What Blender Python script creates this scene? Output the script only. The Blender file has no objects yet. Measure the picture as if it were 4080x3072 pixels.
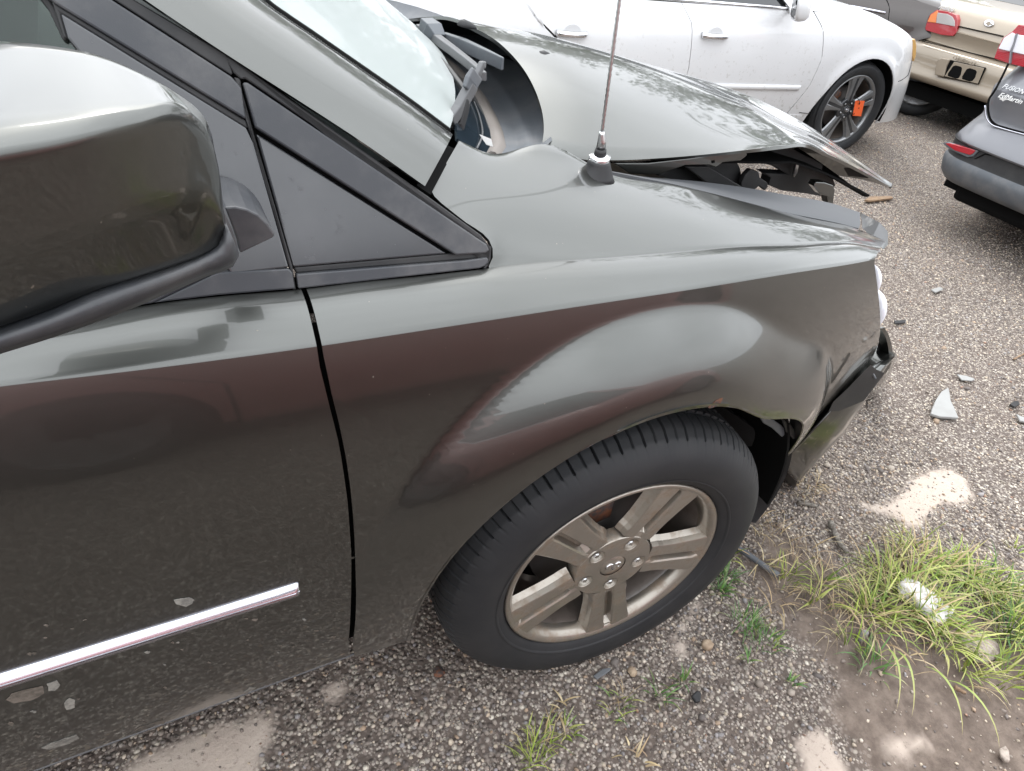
import bpy, bmesh, math, random
import numpy as np
from mathutils import Vector, Matrix

random.seed(7)
rng = np.random.default_rng(7)
SC = bpy.context.scene
COL = SC.collection

# ------------------------------------------------------------------ camera
CAM = np.array([-0.673885, -0.581847, 1.420458])
YAW, PITCH, ROLL = 0.561151, 0.654219, 0.155728
FPX = 2650.0 / 1.8445            # focal length in units of a 2212 px wide picture
PCX, PCY = 1106.0, 832.7

def cam_axes():
    cy, sy, cp, sp = math.cos(YAW), math.sin(YAW), math.cos(PITCH), math.sin(PITCH)
    f = np.array([sy*cp, cy*cp, -sp]); r = np.array([cy, -sy, 0.]); u = np.cross(r, f)
    c, s = math.cos(ROLL), math.sin(ROLL)
    return c*r + s*u, -s*r + c*u, f
AR, AU, AF = cam_axes()
cd = bpy.data.cameras.new('camera'); cam = bpy.data.objects.new('camera', cd); COL.objects.link(cam)
cam.matrix_world = Matrix(((AR[0], AU[0], -AF[0], CAM[0]), (AR[1], AU[1], -AF[1], CAM[1]),
                           (AR[2], AU[2], -AF[2], CAM[2]), (0, 0, 0, 1)))
cd.sensor_width = 36.0; cd.sensor_fit = 'HORIZONTAL'; cd.lens = 2650.0/4080.0*36.0
cd.clip_start = 0.02; cd.clip_end = 400
SC.camera = cam

# ------------------------------------------------------------------ sky, sun, exposure
SUN_EL, SUN_AZ = math.radians(52), math.radians(20)      # azimuth measured from +Y towards +X
w = bpy.data.worlds.new('World'); SC.world = w; w.use_nodes = True
nt = w.node_tree; N = nt.nodes; L = nt.links
bg = N['Background']
sky = N.new('ShaderNodeTexSky'); sky.sky_type = 'NISHITA'; sky.sun_disc = False
sky.sun_elevation = SUN_EL; sky.sun_rotation = SUN_AZ
sky.air_density = 1.2; sky.dust_density = 3.0
hs = N.new('ShaderNodeHueSaturation'); hs.inputs['Saturation'].default_value = 0.22
L.new(sky.outputs[0], hs.inputs['Color'])
tc = N.new('ShaderNodeTexCoord'); nz = N.new('ShaderNodeTexNoise')
nz.inputs['Scale'].default_value = 2.6; nz.inputs['Detail'].default_value = 6; nz.inputs['Roughness'].default_value = .55
L.new(tc.outputs['Generated'], nz.inputs['Vector'])
mr = N.new('ShaderNodeMapRange'); mr.inputs[1].default_value = .3; mr.inputs[2].default_value = .7
mr.inputs[3].default_value = 9.8; mr.inputs[4].default_value = 15.6
L.new(nz.outputs[0], mr.inputs[0])
sx = N.new('ShaderNodeSeparateXYZ'); L.new(tc.outputs['Generated'], sx.inputs[0])
el = N.new('ShaderNodeMapRange'); el.inputs[1].default_value = 0.; el.inputs[2].default_value = 1.
el.inputs[3].default_value = .62; el.inputs[4].default_value = 1.08; L.new(sx.outputs['Z'], el.inputs[0])
ml = N.new('ShaderNodeMath'); ml.operation = 'MULTIPLY'; L.new(mr.outputs[0], ml.inputs[0]); L.new(el.outputs[0], ml.inputs[1])
cl = N.new('ShaderNodeVectorMath'); cl.operation = 'SCALE'; cl.inputs[0].default_value = (.965, 1.0, 1.045); L.new(ml.outputs[0], cl.inputs['Scale'])
mx = N.new('ShaderNodeMix'); mx.data_type = 'RGBA'; mx.inputs[0].default_value = .82      # share of cloud over the clear sky
L.new(hs.outputs[0], mx.inputs[6]); L.new(cl.outputs[0], mx.inputs[7])
L.new(mx.outputs[2], bg.inputs['Color']); bg.inputs['Strength'].default_value = 0.15
sl = bpy.data.lights.new('sun', 'SUN'); sl.energy = 0.7; sl.angle = math.radians(18); sl.color = (1, .96, .9)
so = bpy.data.objects.new('sun', sl); COL.objects.link(so)
sd = Vector((math.sin(SUN_AZ)*math.cos(SUN_EL), math.cos(SUN_AZ)*math.cos(SUN_EL), math.sin(SUN_EL)))
so.rotation_euler = (-sd).to_track_quat('-Z', 'Y').to_euler(); so.location = (0, 0, 30)
vs = SC.view_settings
vs.view_transform = 'Standard'; vs.look = 'None'; vs.gamma = 1; vs.exposure = 0.92; vs.use_curve_mapping = False
SC.render.engine = 'CYCLES'
SC.cycles.max_bounces = 8; SC.cycles.transparent_max_bounces = 12
SC.cycles.caustics_reflective = False; SC.cycles.caustics_refractive = False

# ------------------------------------------------------------------ picture point -> place in the scene
def ray(px, py):
    return AR*(px-PCX)/FPX - AU*(py-PCY)/FPX + AF
def onPl(px, py, c, n):
    d = ray(px, py); return CAM + d*(np.dot(np.asarray(c, float)-CAM, n)/np.dot(d, n))
def onX(px, py, x): return onPl(px, py, (x, 0, 0), (1, 0, 0))
def onY(px, py, y): return onPl(px, py, (0, y, 0), (0, 1, 0))
def onZ(px, py, z): return onPl(px, py, (0, 0, z), (0, 0, 1))
def onF(px, py, fun):          # meets the surface y = fun(x, z)
    d = ray(px, py)
    g = lambda t: (CAM+d*t)[1] - fun((CAM+d*t)[0], (CAM+d*t)[2])
    a = (-0.2-CAM[1])/d[1]; b = (0.5-CAM[1])/d[1]
    for _ in range(50):
        m = .5*(a+b)
        if g(m) > 0: b = m
        else: a = m
    return CAM + d*a

def spl(pts, n):               # smooth curve through points, n samples by chord length
    P = np.asarray(pts, float)
    s = np.r_[0, np.cumsum(np.linalg.norm(np.diff(P, axis=0), axis=1)+1e-9)]
    return hermite(s, P, np.linspace(0, s[-1], n))
def hermite(s, P, t):
    s = np.asarray(s, float); P = np.asarray(P, float)
    if P.ndim == 1: P = P[:, None]; flat = True
    else: flat = False
    d = np.diff(P, axis=0)/np.diff(s)[:, None]
    m = np.vstack([d[:1], (d[:-1]*np.diff(s)[1:, None]+d[1:]*np.diff(s)[:-1, None])/(s[2:]-s[:-2])[:, None] if len(s) > 2 else np.zeros((0, P.shape[1])), d[-1:]])
    t = np.asarray(t, float)
    i = np.clip(np.searchsorted(s, t, side='right')-1, 0, len(s)-2)
    h = (s[i+1]-s[i]); u = ((t-s[i])/h)[:, None]; h = h[:, None]
    r = (2*u**3-3*u**2+1)*P[i]+(u**3-2*u**2+u)*h*m[i]+(-2*u**3+3*u**2)*P[i+1]+(u**3-u**2)*h*m[i+1]
    return r[:, 0] if flat else r

# ------------------------------------------------------------------ mesh helpers
def link(o, parent=None):
    COL.objects.link(o)
    if parent is not None:
        o.parent = parent
        m = Matrix.Translation(parent.location) @ parent.rotation_euler.to_matrix().to_4x4() if parent.parent is None else parent['_mw'] if False else world_of(parent)
        o.matrix_parent_inverse = m.inverted()
    return o
def world_of(o):
    m = Matrix.LocRotScale(o.location, o.rotation_euler, o.scale)
    if o.parent is not None:
        m = world_of(o.parent) @ o.matrix_parent_inverse @ m
    return m
def mesh(name, V, F, mat, parent=None, smooth=True):
    me = bpy.data.meshes.new(name)
    me.from_pydata([tuple(map(float, v)) for v in V], [], F); me.update()
    if smooth: me.polygons.foreach_set('use_smooth', [True]*len(me.polygons))
    if mat is not None: me.materials.append(mat)
    return link(bpy.data.objects.new(name, me), parent)
def bmo(name, bm, mat, parent=None, smooth=False):
    bmesh.ops.recalc_face_normals(bm, faces=bm.faces)
    me = bpy.data.meshes.new(name); bm.to_mesh(me); bm.free()
    if smooth: me.polygons.foreach_set('use_smooth', [True]*len(me.polygons))
    me.materials.append(mat)
    return link(bpy.data.objects.new(name, me), parent)
def bevel(o, wdt, seg=2, ang=35):
    m = o.modifiers.new('bevel', 'BEVEL'); m.width = wdt; m.segments = seg
    m.limit_method = 'ANGLE'; m.angle_limit = math.radians(ang); m.harden_normals = False
    return o
def solid(o, th, off=-1):
    m = o.modifiers.new('solidify', 'SOLIDIFY'); m.thickness = th; m.offset = off
    e = o.modifiers.new('edge_split', 'EDGE_SPLIT'); e.split_angle = math.radians(50)
    return o
def gridfaces(m, n, wrap=False, flip=False, base=0):
    F = []
    for i in range(m-1):
        for j in range(n if wrap else n-1):
            k = (j+1) % n
            q = (base+i*n+j, base+i*n+k, base+(i+1)*n+k, base+(i+1)*n+j)
            F.append(q[::-1] if flip else q)
    return F
def facing(V, F, out):
    s = 0
    for f in F[::max(1, len(F)//60)]:
        a, b, c = (np.asarray(V[f[k]]) for k in (0, 1, 2))
        s += np.dot(np.cross(b-a, c-a), out)
    return s
def sheet(name, P, out, mat, parent=None, thick=0, smooth=True):
    P = np.asarray(P, float); m, n, _ = P.shape
    V = P.reshape(-1, 3); F = gridfaces(m, n)
    if facing(V, F, np.asarray(out, float)) < 0: F = [f[::-1] for f in F]
    o = mesh(name, V, F, mat, parent, smooth)
    if thick: solid(o, thick)
    return o
def loft(name, rings, mat, parent=None, caps=True, smooth=True):
    R_ = np.asarray(rings, float); m, n, _ = R_.shape
    bm = bmesh.new(); vs_ = [[bm.verts.new(p) for p in r] for r in R_]
    for i in range(m-1):
        for j in range(n):
            k = (j+1) % n
            try: bm.faces.new((vs_[i][j], vs_[i][k], vs_[i+1][k], vs_[i+1][j]))
            except ValueError: pass
    if caps:
        bm.faces.new(vs_[0][::-1]); bm.faces.new(vs_[-1])
    return bmo(name, bm, mat, parent, smooth)
def plate(name, pts, n, depth, mat, parent=None, bev=0.0):
    """flat outline (3-D points) with real thickness: extruded by depth along -n"""
    n = np.asarray(n, float); n /= np.linalg.norm(n)
    bm = bmesh.new()
    a = [bm.verts.new(p) for p in pts]; b = [bm.verts.new(np.asarray(p)-n*depth) for p in pts]
    bm.faces.new(a); bm.faces.new(b[::-1])
    for i in range(len(a)):
        k = (i+1) % len(a); bm.faces.new((a[i], b[i], b[k], a[k]))
    o = bmo(name, bm, mat, parent)
    if bev: bevel(o, bev)
    return o
def tube_mesh(P, r, n=8):
    P = np.asarray(P, float); rr = np.broadcast_to(np.asarray(r, float), (len(P),))
    T = np.gradient(P, axis=0); T /= np.linalg.norm(T, axis=1)[:, None]+1e-12
    up = np.array([0., 0, 1]) if abs(T[0][2]) < .9 else np.array([1., 0, 0])
    R_ = []
    for p, t, q in zip(P, T, rr):
        a = np.cross(t, up); a /= np.linalg.norm(a)+1e-12; b = np.cross(t, a)
        R_.append([p+q*(math.cos(k*2*math.pi/n)*a+math.sin(k*2*math.pi/n)*b) for k in range(n)])
    return R_
def tube(name, P, r, mat, parent=None, n=8): return loft(name, tube_mesh(P, r, n), mat, parent)
def boxbm(bm, c, s, rot=None):
    r = bmesh.ops.create_cube(bm, size=1)['verts']
    M = Matrix.Translation(Vector(c)) @ (rot or Matrix()) @ Matrix.Diagonal((*s, 1))
    bmesh.ops.transform(bm, matrix=M, verts=r)
def box(name, c, s, mat, parent=None, rot=None, bev=0):
    bm = bmesh.new(); boxbm(bm, c, s, rot); o = bmo(name, bm, mat, parent)
    if bev: bevel(o, bev)
    return o
def lathe(name, prof, mat, M, parent=None, n=64, closed=False, mod=None, smooth=True):
    """prof: (radius, depth) pairs; axis = local -Y is outward (depth grows inward, +Y)"""
    V = []; m = len(prof)
    for i, (r, d) in enumerate(prof):
        for j in range(n):
            a = 2*math.pi*j/n; q = r if mod is None else mod(i, j, r)
            V.append(M @ Vector((q*math.cos(a), d, q*math.sin(a))))
    F = gridfaces(m, n, wrap=True)
    if closed: F += [(( (m-1)*n+j), ((m-1)*n+(j+1) % n), (j+1) % n, j) for j in range(n)]
    bm = bmesh.new(); bv = [bm.verts.new(v) for v in V]
    for f in F: bm.faces.new([bv[i] for i in f])
    if not closed:
        for k in (0, m-1):
            if prof[k][0] < .004: bm.faces.new([bv[k*n+j] for j in range(n)])
    return bmo(name, bm, mat, parent, smooth)
def text(name, s, size, extr, mat, M, parent=None, shear=0.0, align='LEFT'):
    c = bpy.data.curves.new(name, 'FONT'); c.body = s; c.size = size; c.extrude = extr; c.shear = shear
    c.align_x = align; c.resolution_u = 2
    t = bpy.data.objects.new(name, c); COL.objects.link(t)
    me = bpy.data.meshes.new_from_object(t.evaluated_get(bpy.context.evaluated_depsgraph_get()))
    bpy.data.objects.remove(t); me.transform(M); me.materials.clear(); me.materials.append(mat); me.name = name
    return link(bpy.data.objects.new(name, me), parent)
def frame(o, ex, ey):       # matrix whose X runs along ex, Y along ey, at o
    ex = Vector(ex).normalized(); ey = Vector(ey); ey = (ey-ex*ey.dot(ex)).normalized(); ez = ex.cross(ey)
    return Matrix(((ex.x, ey.x, ez.x, o[0]), (ex.y, ey.y, ez.y, o[1]), (ex.z, ey.z, ez.z, o[2]), (0, 0, 0, 1)))
def thing(name, label, cat, loc=(0, 0, 0), rz=0, group=None):
    o = bpy.data.objects.new(name, None); COL.objects.link(o); o.location = loc; o.rotation_euler = (0, 0, rz)
    o.empty_display_size = .1
    return tag(o, label, cat, group)
def tag(o, label, cat, group=None):
    o['label'] = label; o['category'] = cat
    if group: o['group'] = group
    return o
def kind(o, k): o['kind'] = k; return o

# ------------------------------------------------------------------ materials
def mat(name, base=(.5, .5, .5), rough=.5, metal=0., coat=0., coat_r=.03, spec=.5, emit=None):
    m = bpy.data.materials.new(name); m.use_nodes = True
    b = m.node_tree.nodes['Principled BSDF']
    b.inputs['Base Color'].default_value = (*base, 1); b.inputs['Roughness'].default_value = rough
    b.inputs['Metallic'].default_value = metal; b.inputs['Coat Weight'].default_value = coat
    b.inputs['Coat Roughness'].default_value = coat_r; b.inputs['Specular IOR Level'].default_value = spec
    return m
class NB:
    def __init__(s, m): s.m = m; s.t = m.node_tree; s.b = s.t.nodes['Principled BSDF']
    def n(s, typ, **kw):
        o = s.t.nodes.new(typ)
        for k, v in kw.items(): setattr(o, k, v)
        return o
    def l(s, a, b): s.t.links.new(a, b)
    def pos(s):
        if not hasattr(s, '_p'): s._p = s.n('ShaderNodeNewGeometry').outputs['Position']
        return s._p
    def noise(s, scale, detail=4, rough=.55, vec=None, stretch=None):
        o = s.n('ShaderNodeTexNoise'); o.inputs['Scale'].default_value = scale
        o.inputs['Detail'].default_value = detail; o.inputs['Roughness'].default_value = rough
        v = vec or s.pos()
        if stretch:
            mp = s.n('ShaderNodeVectorMath', operation='MULTIPLY'); mp.inputs[1].default_value = stretch
            s.l(v, mp.inputs[0]); v = mp.outputs[0]
        s.l(v, o.inputs['Vector']); return o.outputs[0]
    def ramp(s, fac, lo, hi, a=0., b=1.):
        o = s.n('ShaderNodeMapRange'); o.clamp = True; o.interpolation_type = 'SMOOTHSTEP'
        for i, v in enumerate((lo, hi, a, b)): o.inputs[i+1].default_value = v
        s.l(fac, o.inputs[0]); return o.outputs[0]
    def math(s, op, a, b):
        o = s.n('ShaderNodeMath', operation=op)
        for i, v in enumerate((a, b)):
            if isinstance(v, (int, float)): o.inputs[i].default_value = v
            else: s.l(v, o.inputs[i])
        return o.outputs[0]
    def mix(s, fac, a, b):
        o = s.n('ShaderNodeMix', data_type='RGBA')
        for i, v in ((0, fac), (6, a), (7, b)):
            if isinstance(v, (int, float)): o.inputs[i].default_value = v
            elif isinstance(v, tuple): o.inputs[i].default_value = (*v, 1)
            else: s.l(v, o.inputs[i])
        return o.outputs[2]
    def lerp(s, fac, a, b):
        o = s.n('ShaderNodeMix', data_type='FLOAT')
        for i, v in ((0, fac), (2, a), (3, b)):
            if isinstance(v, (int, float)): o.inputs[i].default_value = v
            else: s.l(v, o.inputs[i])
        return o.outputs[0]
    def sep(s, i):
        o = s.n('ShaderNodeSeparateXYZ'); s.l(s.pos(), o.inputs[0]); return o.outputs[i]
    def bump(s, h, strength=.3, dist=.01):
        o = s.n('ShaderNodeBump'); o.inputs['Strength'].default_value = strength; o.inputs['Distance'].default_value = dist
        s.l(h, o.inputs['Height']); s.l(o.outputs[0], s.b.inputs['Normal'])
    def set(s, k, v): s.l(v, s.b.inputs[k])

def paint(name, base, metal=.7, rough=.36, dirt=1.0, low=(.30, .62), coat=.9, coat_r=.04):
    m = mat(name, base, rough, metal, coat, coat_r); k = NB(m)
    zz = k.sep(2)
    lowm = k.ramp(zz, low[0], low[1], 1, 0)                          # mud thrown up from the ground
    sp = k.ramp(k.noise(38, 5, .6), .60, .66)
    sp2 = k.ramp(k.noise(95, 2, .5, stretch=(1, 1, .6)), .69, .73)
    film = k.math('MULTIPLY', k.ramp(k.noise(9, 5), .35, .75), .06)
    d = k.math('MULTIPLY', k.math('MAXIMUM', k.math('MULTIPLY', sp, .55), k.math('MAXIMUM', k.math('MULTIPLY', sp2, .8), film)), lowm)
    tiny = k.math('MULTIPLY', k.ramp(k.noise(170, 1, .5), .80, .83), .55)
    dust = k.math('MULTIPLY', k.ramp(k.noise(4.5, 6, .65), .35, .8), .025)
    d = k.math('MULTIPLY', k.math('MAXIMUM', k.math('MAXIMUM', d, tiny), dust), dirt)
    k.set('Base Color', k.mix(d, base, (.24, .21, .165)))
    k.set('Metallic', k.lerp(d, metal, 0.)); k.set('Roughness', k.lerp(d, rough, .8))
    k.set('Coat Weight', k.lerp(d, coat, .05))
    return m
M_paint = paint('grey metallic paint', (.096, .0985, .0925), 1.0, .35)
M_white = paint('white pearl paint', (.64, .64, .645), 0, .35, .9, (.1, 1.1))
M_tan = paint('tan metallic paint', (.33, .275, .21), .25, .4, .5, (.2, .6))
M_ford = paint('slate grey metallic paint', (.165, .168, .182), .25, .5, .5, (.2, .6), .5, .12)
M_flange_shade = mat('shaded flange grey', (.060, .063, .068), .5)  # fender flange colour darkened to stand in for shade under the raised bonnet
M_dark = paint('dark brown paint', (.045, .036, .032), .4, .35, .5, (.2, .6))
M_red = paint('dull red paint', (.40, .16, .15), .1, .35, .4, (.2, .6))
def plastic(name, base, rough, bump=.15, scale=900, dust=.25):
    m = mat(name, base, rough); k = NB(m)
    d = k.math('MULTIPLY', k.ramp(k.noise(14, 6, .6), .38, .75), dust)
    k.set('Base Color', k.mix(d, base, (.22, .21, .2)))
    k.bump(k.noise(scale, 2), bump, .0006); return m
M_trim = plastic('dusty black trim', (.036, .039, .045), .42, dust=.26)
M_cowl = plastic('grey cowl plastic', (.085, .094, .105), .5, dust=.3)
M_black = plastic('matt black plastic', (.012, .012, .013), .6, dust=.06)
M_rubber = plastic('black rubber seal', (.010, .010, .011), .55, dust=.08)
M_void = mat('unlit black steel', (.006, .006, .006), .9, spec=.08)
def quarter_mat():
    m = mat('dusty tinted quarter glass', (.02, .022, .026), .16, 0, 0, spec=.7); k = NB(m)
    sp = k.math('MULTIPLY', k.ramp(k.noise(55, 4, .6), .60, .70), .5)
    d = k.math('ADD', k.math('MULTIPLY', k.ramp(k.noise(5, 5), .3, .8), .18), .10)
    k.set('Base Color', k.mix(d, (.02, .022, .026), (.20, .20, .205)))
    k.set('Roughness', k.lerp(sp, .17, .55)); return m
M_quarter = quarter_mat()
M_chrome = mat('chrome', (.78, .78, .80), .12, 1)
M_bright = mat('satin bright strip', (.62, .62, .68), .2, 1)
M_steel = mat('worn steel', (.52, .52, .52), .28, 1)
M_arm = mat('worn grey arm', (.11, .112, .115), .4, .2)
M_label = mat('white label', (.75, .75, .73), .6)
M_ink = mat('black ink', (.02, .02, .02), .6)
def glass(name, tint, film=0.0, rough=.0):
    m = bpy.data.materials.new(name); m.use_nodes = True; t = m.node_tree
    for n in list(t.nodes):
        if n.type != 'OUTPUT_MATERIAL': t.nodes.remove(n)
    o = t.nodes['Material Output']; a = t.nodes.new('ShaderNodeBsdfTransparent'); a.inputs[0].default_value = (*tint, 1)
    g = t.nodes.new('ShaderNodeBsdfGlossy'); g.inputs['Roughness'].default_value = rough
    f = t.nodes.new('ShaderNodeFresnel'); f.inputs[0].default_value = 1.52
    x = t.nodes.new('ShaderNodeMixShader'); t.links.new(f.outputs[0], x.inputs[0])
    t.links.new(a.outputs[0], x.inputs[1]); t.links.new(g.outputs[0], x.inputs[2]); 
    if film:
        d = t.nodes.new('ShaderNodeBsdfDiffuse'); d.inputs[0].default_value = (.72, .76, .75, 1)
        y = t.nodes.new('ShaderNodeMixShader'); y.inputs[0].default_value = film
        t.links.new(x.outputs[0], y.inputs[1]); t.links.new(d.outputs[0], y.inputs[2]); x = y
    t.links.new(x.outputs[0], o.inputs[0])
    return m
M_glass = glass('clear green glass', (.62, .74, .68))
M_wind = glass('windscreen glass', (.72, .80, .78), .34, .07)
M_dglass = mat('dark window glass', (.008, .010, .012), .04, 0, 0, spec=.8)
M_lens = mat('clear lamp lens', (.72, .72, .76), .08, 0, 1, .02)
def lamp(name, c):
    m = mat(name, c, .12, 0, 1, .02); k = NB(m)
    v = k.n('ShaderNodeTexWave', wave_type='BANDS', bands_direction='Z'); v.inputs['Scale'].default_value = 40
    k.l(k.pos(), v.inputs['Vector']); k.bump(v.outputs['Fac'], .2, .003); return m
M_redlamp = lamp('red lamp lens', (.36, .008, .018))
M_orlamp = lamp('orange lamp lens', (.75, .22, .06))
M_clearlamp = lamp('clear ribbed lens', (.38, .36, .35))
M_amber = mat('amber marker', (.62, .36, .12), .15, 0, 1)
M_orange = mat('orange card', (.85, .13, .03), .6)
M_disc = mat('dusty brake disc', (.10, .09, .085), .5, .6)
def rusty(name, a, b):
    m = mat(name, a, .7, .2); k = NB(m)
    k.set('Base Color', k.mix(k.ramp(k.noise(60, 6, .7), .4, .62), a, b)); return m
M_rust = rusty('rusted iron', (.05, .045, .045), (.19, .075, .035))
def alloy(name, a, b, metal=.75, rough=.34):
    m = mat(name, a, rough, metal, .6, .12); k = NB(m)
    d = k.ramp(k.noise(26, 6, .65), .45, .72); e = k.ramp(k.noise(190, 3), .72, .76)
    d2 = k.math('MAXIMUM', k.math('MULTIPLY', d, .75), k.math('MULTIPLY', e, .8))
    k.set('Base Color', k.mix(d2, a, b)); k.set('Roughness', k.lerp(d2, rough, .6)); k.set('Metallic', k.lerp(d2, metal, .2)); return m
M_alloy = alloy('dusty silver alloy', (.31, .28, .24), (.19, .125, .075))
M_alloy_in = alloy('brake dust barrel', (.095, .078, .066), (.06, .045, .036), .2, .6)
M_alloy_dk = alloy('machined grey alloy', (.25, .255, .26), (.18, .18, .18))
M_alloy_bk = alloy('dark wheel paint', (.035, .037, .04), (.06, .06, .06), .3)
def tyre_mat():
    m = mat('dusty tyre rubber', (.012, .013, .0145), .66); k = NB(m)
    d = k.math('MULTIPLY', k.ramp(k.noise(12, 6, .6), .3, .8), .11)
    k.set('Base Color', k.mix(d, (.0125, .0135, .0155), (.10, .095, .09)))
    k.bump(k.noise(420, 3), .15, .001); return m
M_tyre = tyre_mat()
def wood(name, a, b):
    m = mat(name, a, .85); k = NB(m)
    k.set('Base Color', k.mix(k.ramp(k.noise(120, 5, .6, stretch=(.25, 1, 1)), .35, .65), a, b)); k.bump(k.noise(150, 4), .5, .003); return m
M_pebble = rusty('tan stone', (.30, .22, .15), (.40, .31, .22))
M_bark = wood('grey bark', (.25, .23, .2), (.10, .085, .07))
M_wood = wood('split tan wood', (.30, .205, .125), (.20, .13, .08))

# ================================================================== GREY MINIVAN
van = thing('minivan', 'dark grey minivan in the foreground with a buckled bonnet and a silver five spoke wheel', 'car', (-1.0, 1.0, 0))

def prof(z):
    d = z-.72; return -.012+.23*d*d+(1.5 if d > 0 else .6)*d**4
def plan(x): return .085*max(0., (x+.2)/.714)**2
def side0(x, z): return prof(z)+plan(x)
WC = (0., .349)
def arch_r(th): return hermite(ARCH_T, ARCH_R, np.atleast_1d(th))[0]
ARCH_T = [-.3, 4.]; ARCH_R = [.44, .44]
FLW = .135
_t = np.linspace(-.3, 1.4, 400); _g = np.where(_t < .12, 1., np.where(_t < 1, 1-((_t-.12)/.88)**1.9, 0.))
_k = np.hanning(45); _k /= _k.sum(); _g = np.convolve(np.r_[np.ones(22), _g, np.zeros(22)], _k, 'valid')
def flare_g(t): return float(np.interp(t, _t, _g))
def flare_amp(th):
    d = math.degrees(th)
    return .052*float(np.interp(d, [-10, 15, 40, 112, 135, 150, 175, 200], [.35, .6, 1, 1, .74, .5, .24, .15]))
def side(x, z):
    r = math.hypot(x-WC[0], z-WC[1]); th = math.atan2(z-WC[1], x-WC[0])
    if th < -math.pi/2: th += 2*math.pi
    y = side0(x, z)
    if -.35 < th < 3.75:
        t = (r-arch_r(th))/FLW
        if t < 1.3: y -= flare_amp(th)*flare_g(t)
    return y
arch_px = [(905, 1374), (912, 1330), (930, 1285), (962, 1222), (1010, 1155), (1085, 1085), (1200, 1003), (1330, 940), (1450, 906), (1530, 893), (1600, 886), (1650, 890), (1690, 905), (1725, 922), (1752, 934)]
for _ in range(4):
    pts = [onF(x, y, side) for x, y in arch_px]
    ths = [math.atan2(p[2]-WC[1], p[0]-WC[0]) % (2*math.pi) for p in pts]
    rs = [math.hypot(p[2]-WC[1], p[0]-WC[0]) for p in pts]
    o_ = np.argsort(ths); T_ = np.array(ths)[o_]; R_ = np.array(rs)[o_]
    # smooth radius
    c_ = np.polyfit(T_, R_, 5)
    T2 = np.linspace(T_[0], T_[-1], 14); ARCH_T = list(T2); ARCH_R = list(np.polyval(c_, T2))
    ARCH_T = [T_[0]-1.0]+ARCH_T+[T_[-1]+1.0]; ARCH_R = [ARCH_R[0]]+ARCH_R+[ARCH_R[-1]]
TH0, TH1 = T_[0], T_[-1]


# crease line of the flank
CR = [onF(x, y, side0) for x, y in [(0, 835), (300, 800), (690, 748), (1000, 701), (1400, 640), (1700, 592), (1890, 560)]]
CR = [CR[0]+np.array([-1.9, 0, .035])] + CR
CR = np.array(CR); print('crease', CR.round(3).tolist())
def crease(x):
    z = float(np.interp(x, CR[:, 0], CR[:, 2])) if not (CR[1, 0] < x) else float(hermite(CR[1:, 0], CR[1:, 2], [x])[0])
    return z
# glasshouse side plane  y = .075 + .35 (z - 1.03)
GP = np.array([0, .075, 1.03]); GN = np.array([0, -1., .35]); GN /= np.linalg.norm(GN)
def onG(px, py, off=0.): return onPl(px, py, GP+GN*off, GN)
def gy(z): return .075+.35*(z-1.03)

seam_px = [(690, 748), (696, 790), (715, 868), (738, 960), (755, 1075), (763, 1190), (762, 1300), (756, 1385), (741, 1449)]
SM = np.array([onF(x, y, side0) for x, y in seam_px])
def seam(z): return float(np.interp(z, SM[::-1, 2], SM[::-1, 0]))
GAP = .0028
ZB = .318
# ---- fender flank, meshed in rays round the wheel
front_px = [(1890, 560), (1889, 571), (1893, 600), (1897, 635), (1901, 680), (1901, 720), (1896, 745), (1886, 770), (1866, 798), (1820, 848), (1790, 890), (1764, 921)]
FR = [onF(x, y, side0) for x, y in front_px]
outer = [(-.418, ZB), (seam(ZB)+GAP, ZB)] + [(seam(z)+GAP, z) for z in np.linspace(.36, crease(SM[0, 0])-.01, 14)]
xs = np.linspace(seam(1.0)+GAP, CR[-1, 0], 24)
outer += [(x, crease(x)) for x in xs] + [(p[0], p[2]) for p in FR[1:]]
outer = np.array(outer)
oth = np.array([math.atan2(z-WC[1], x-WC[0]) for x, z in outer]); oth = np.where(oth < -1.5, oth+2*math.pi, oth)
angs = np.unique(np.r_[np.linspace(oth.max(), oth.min(), 150), oth[:17], oth[39:]])[::-1]
def outer_at(th):
    d = np.array([math.cos(th), math.sin(th)]); best = None
    for a, b in zip(outer[:-1], outer[1:]):
        a_ = a-np.array(WC); e = b-a; den = d[0]*e[1]-d[1]*e[0]
        if abs(den) < 1e-9: continue
        s = (a_[0]*e[1]-a_[1]*e[0])/den; u = (a_[0]*d[1]-a_[1]*d[0])/den
        if s > 0 and -1e-4 <= u <= 1+1e-4 and (best is None or s > best): best = s
    return best if best else np.hypot(*(outer[-1]-WC))
P = []; NR = 34
for th in angs:
    ro = outer_at(th); ra = min(arch_r(th), ro-.004)
    row = []
    for k in range(NR):
        r = ra+(ro-ra)*(k/(NR-1))**1.25
        x, z = WC[0]+r*math.cos(th), WC[1]+r*math.sin(th); row.append((x, side(x, z), z))
    x, z = WC[0]+(ra+.001)*math.cos(th), WC[1]+(ra+.001)*math.sin(th); y0 = side(WC[0]+ra*math.cos(th), WC[1]+ra*math.sin(th))
    row = [(x, y0+.035, z), (x, y0+.006, z), (WC[0]+ra*math.cos(th), y0+.0015, WC[1]+ra*math.sin(th))]+[(WC[0]+(ra+.0025)*math.cos(th), y0, WC[1]+(ra+.0025)*math.sin(th))]+row[1:]
    P.append(row)
fender = sheet('fender', P, (0, -1, 0), M_paint, van, .004)

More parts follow.
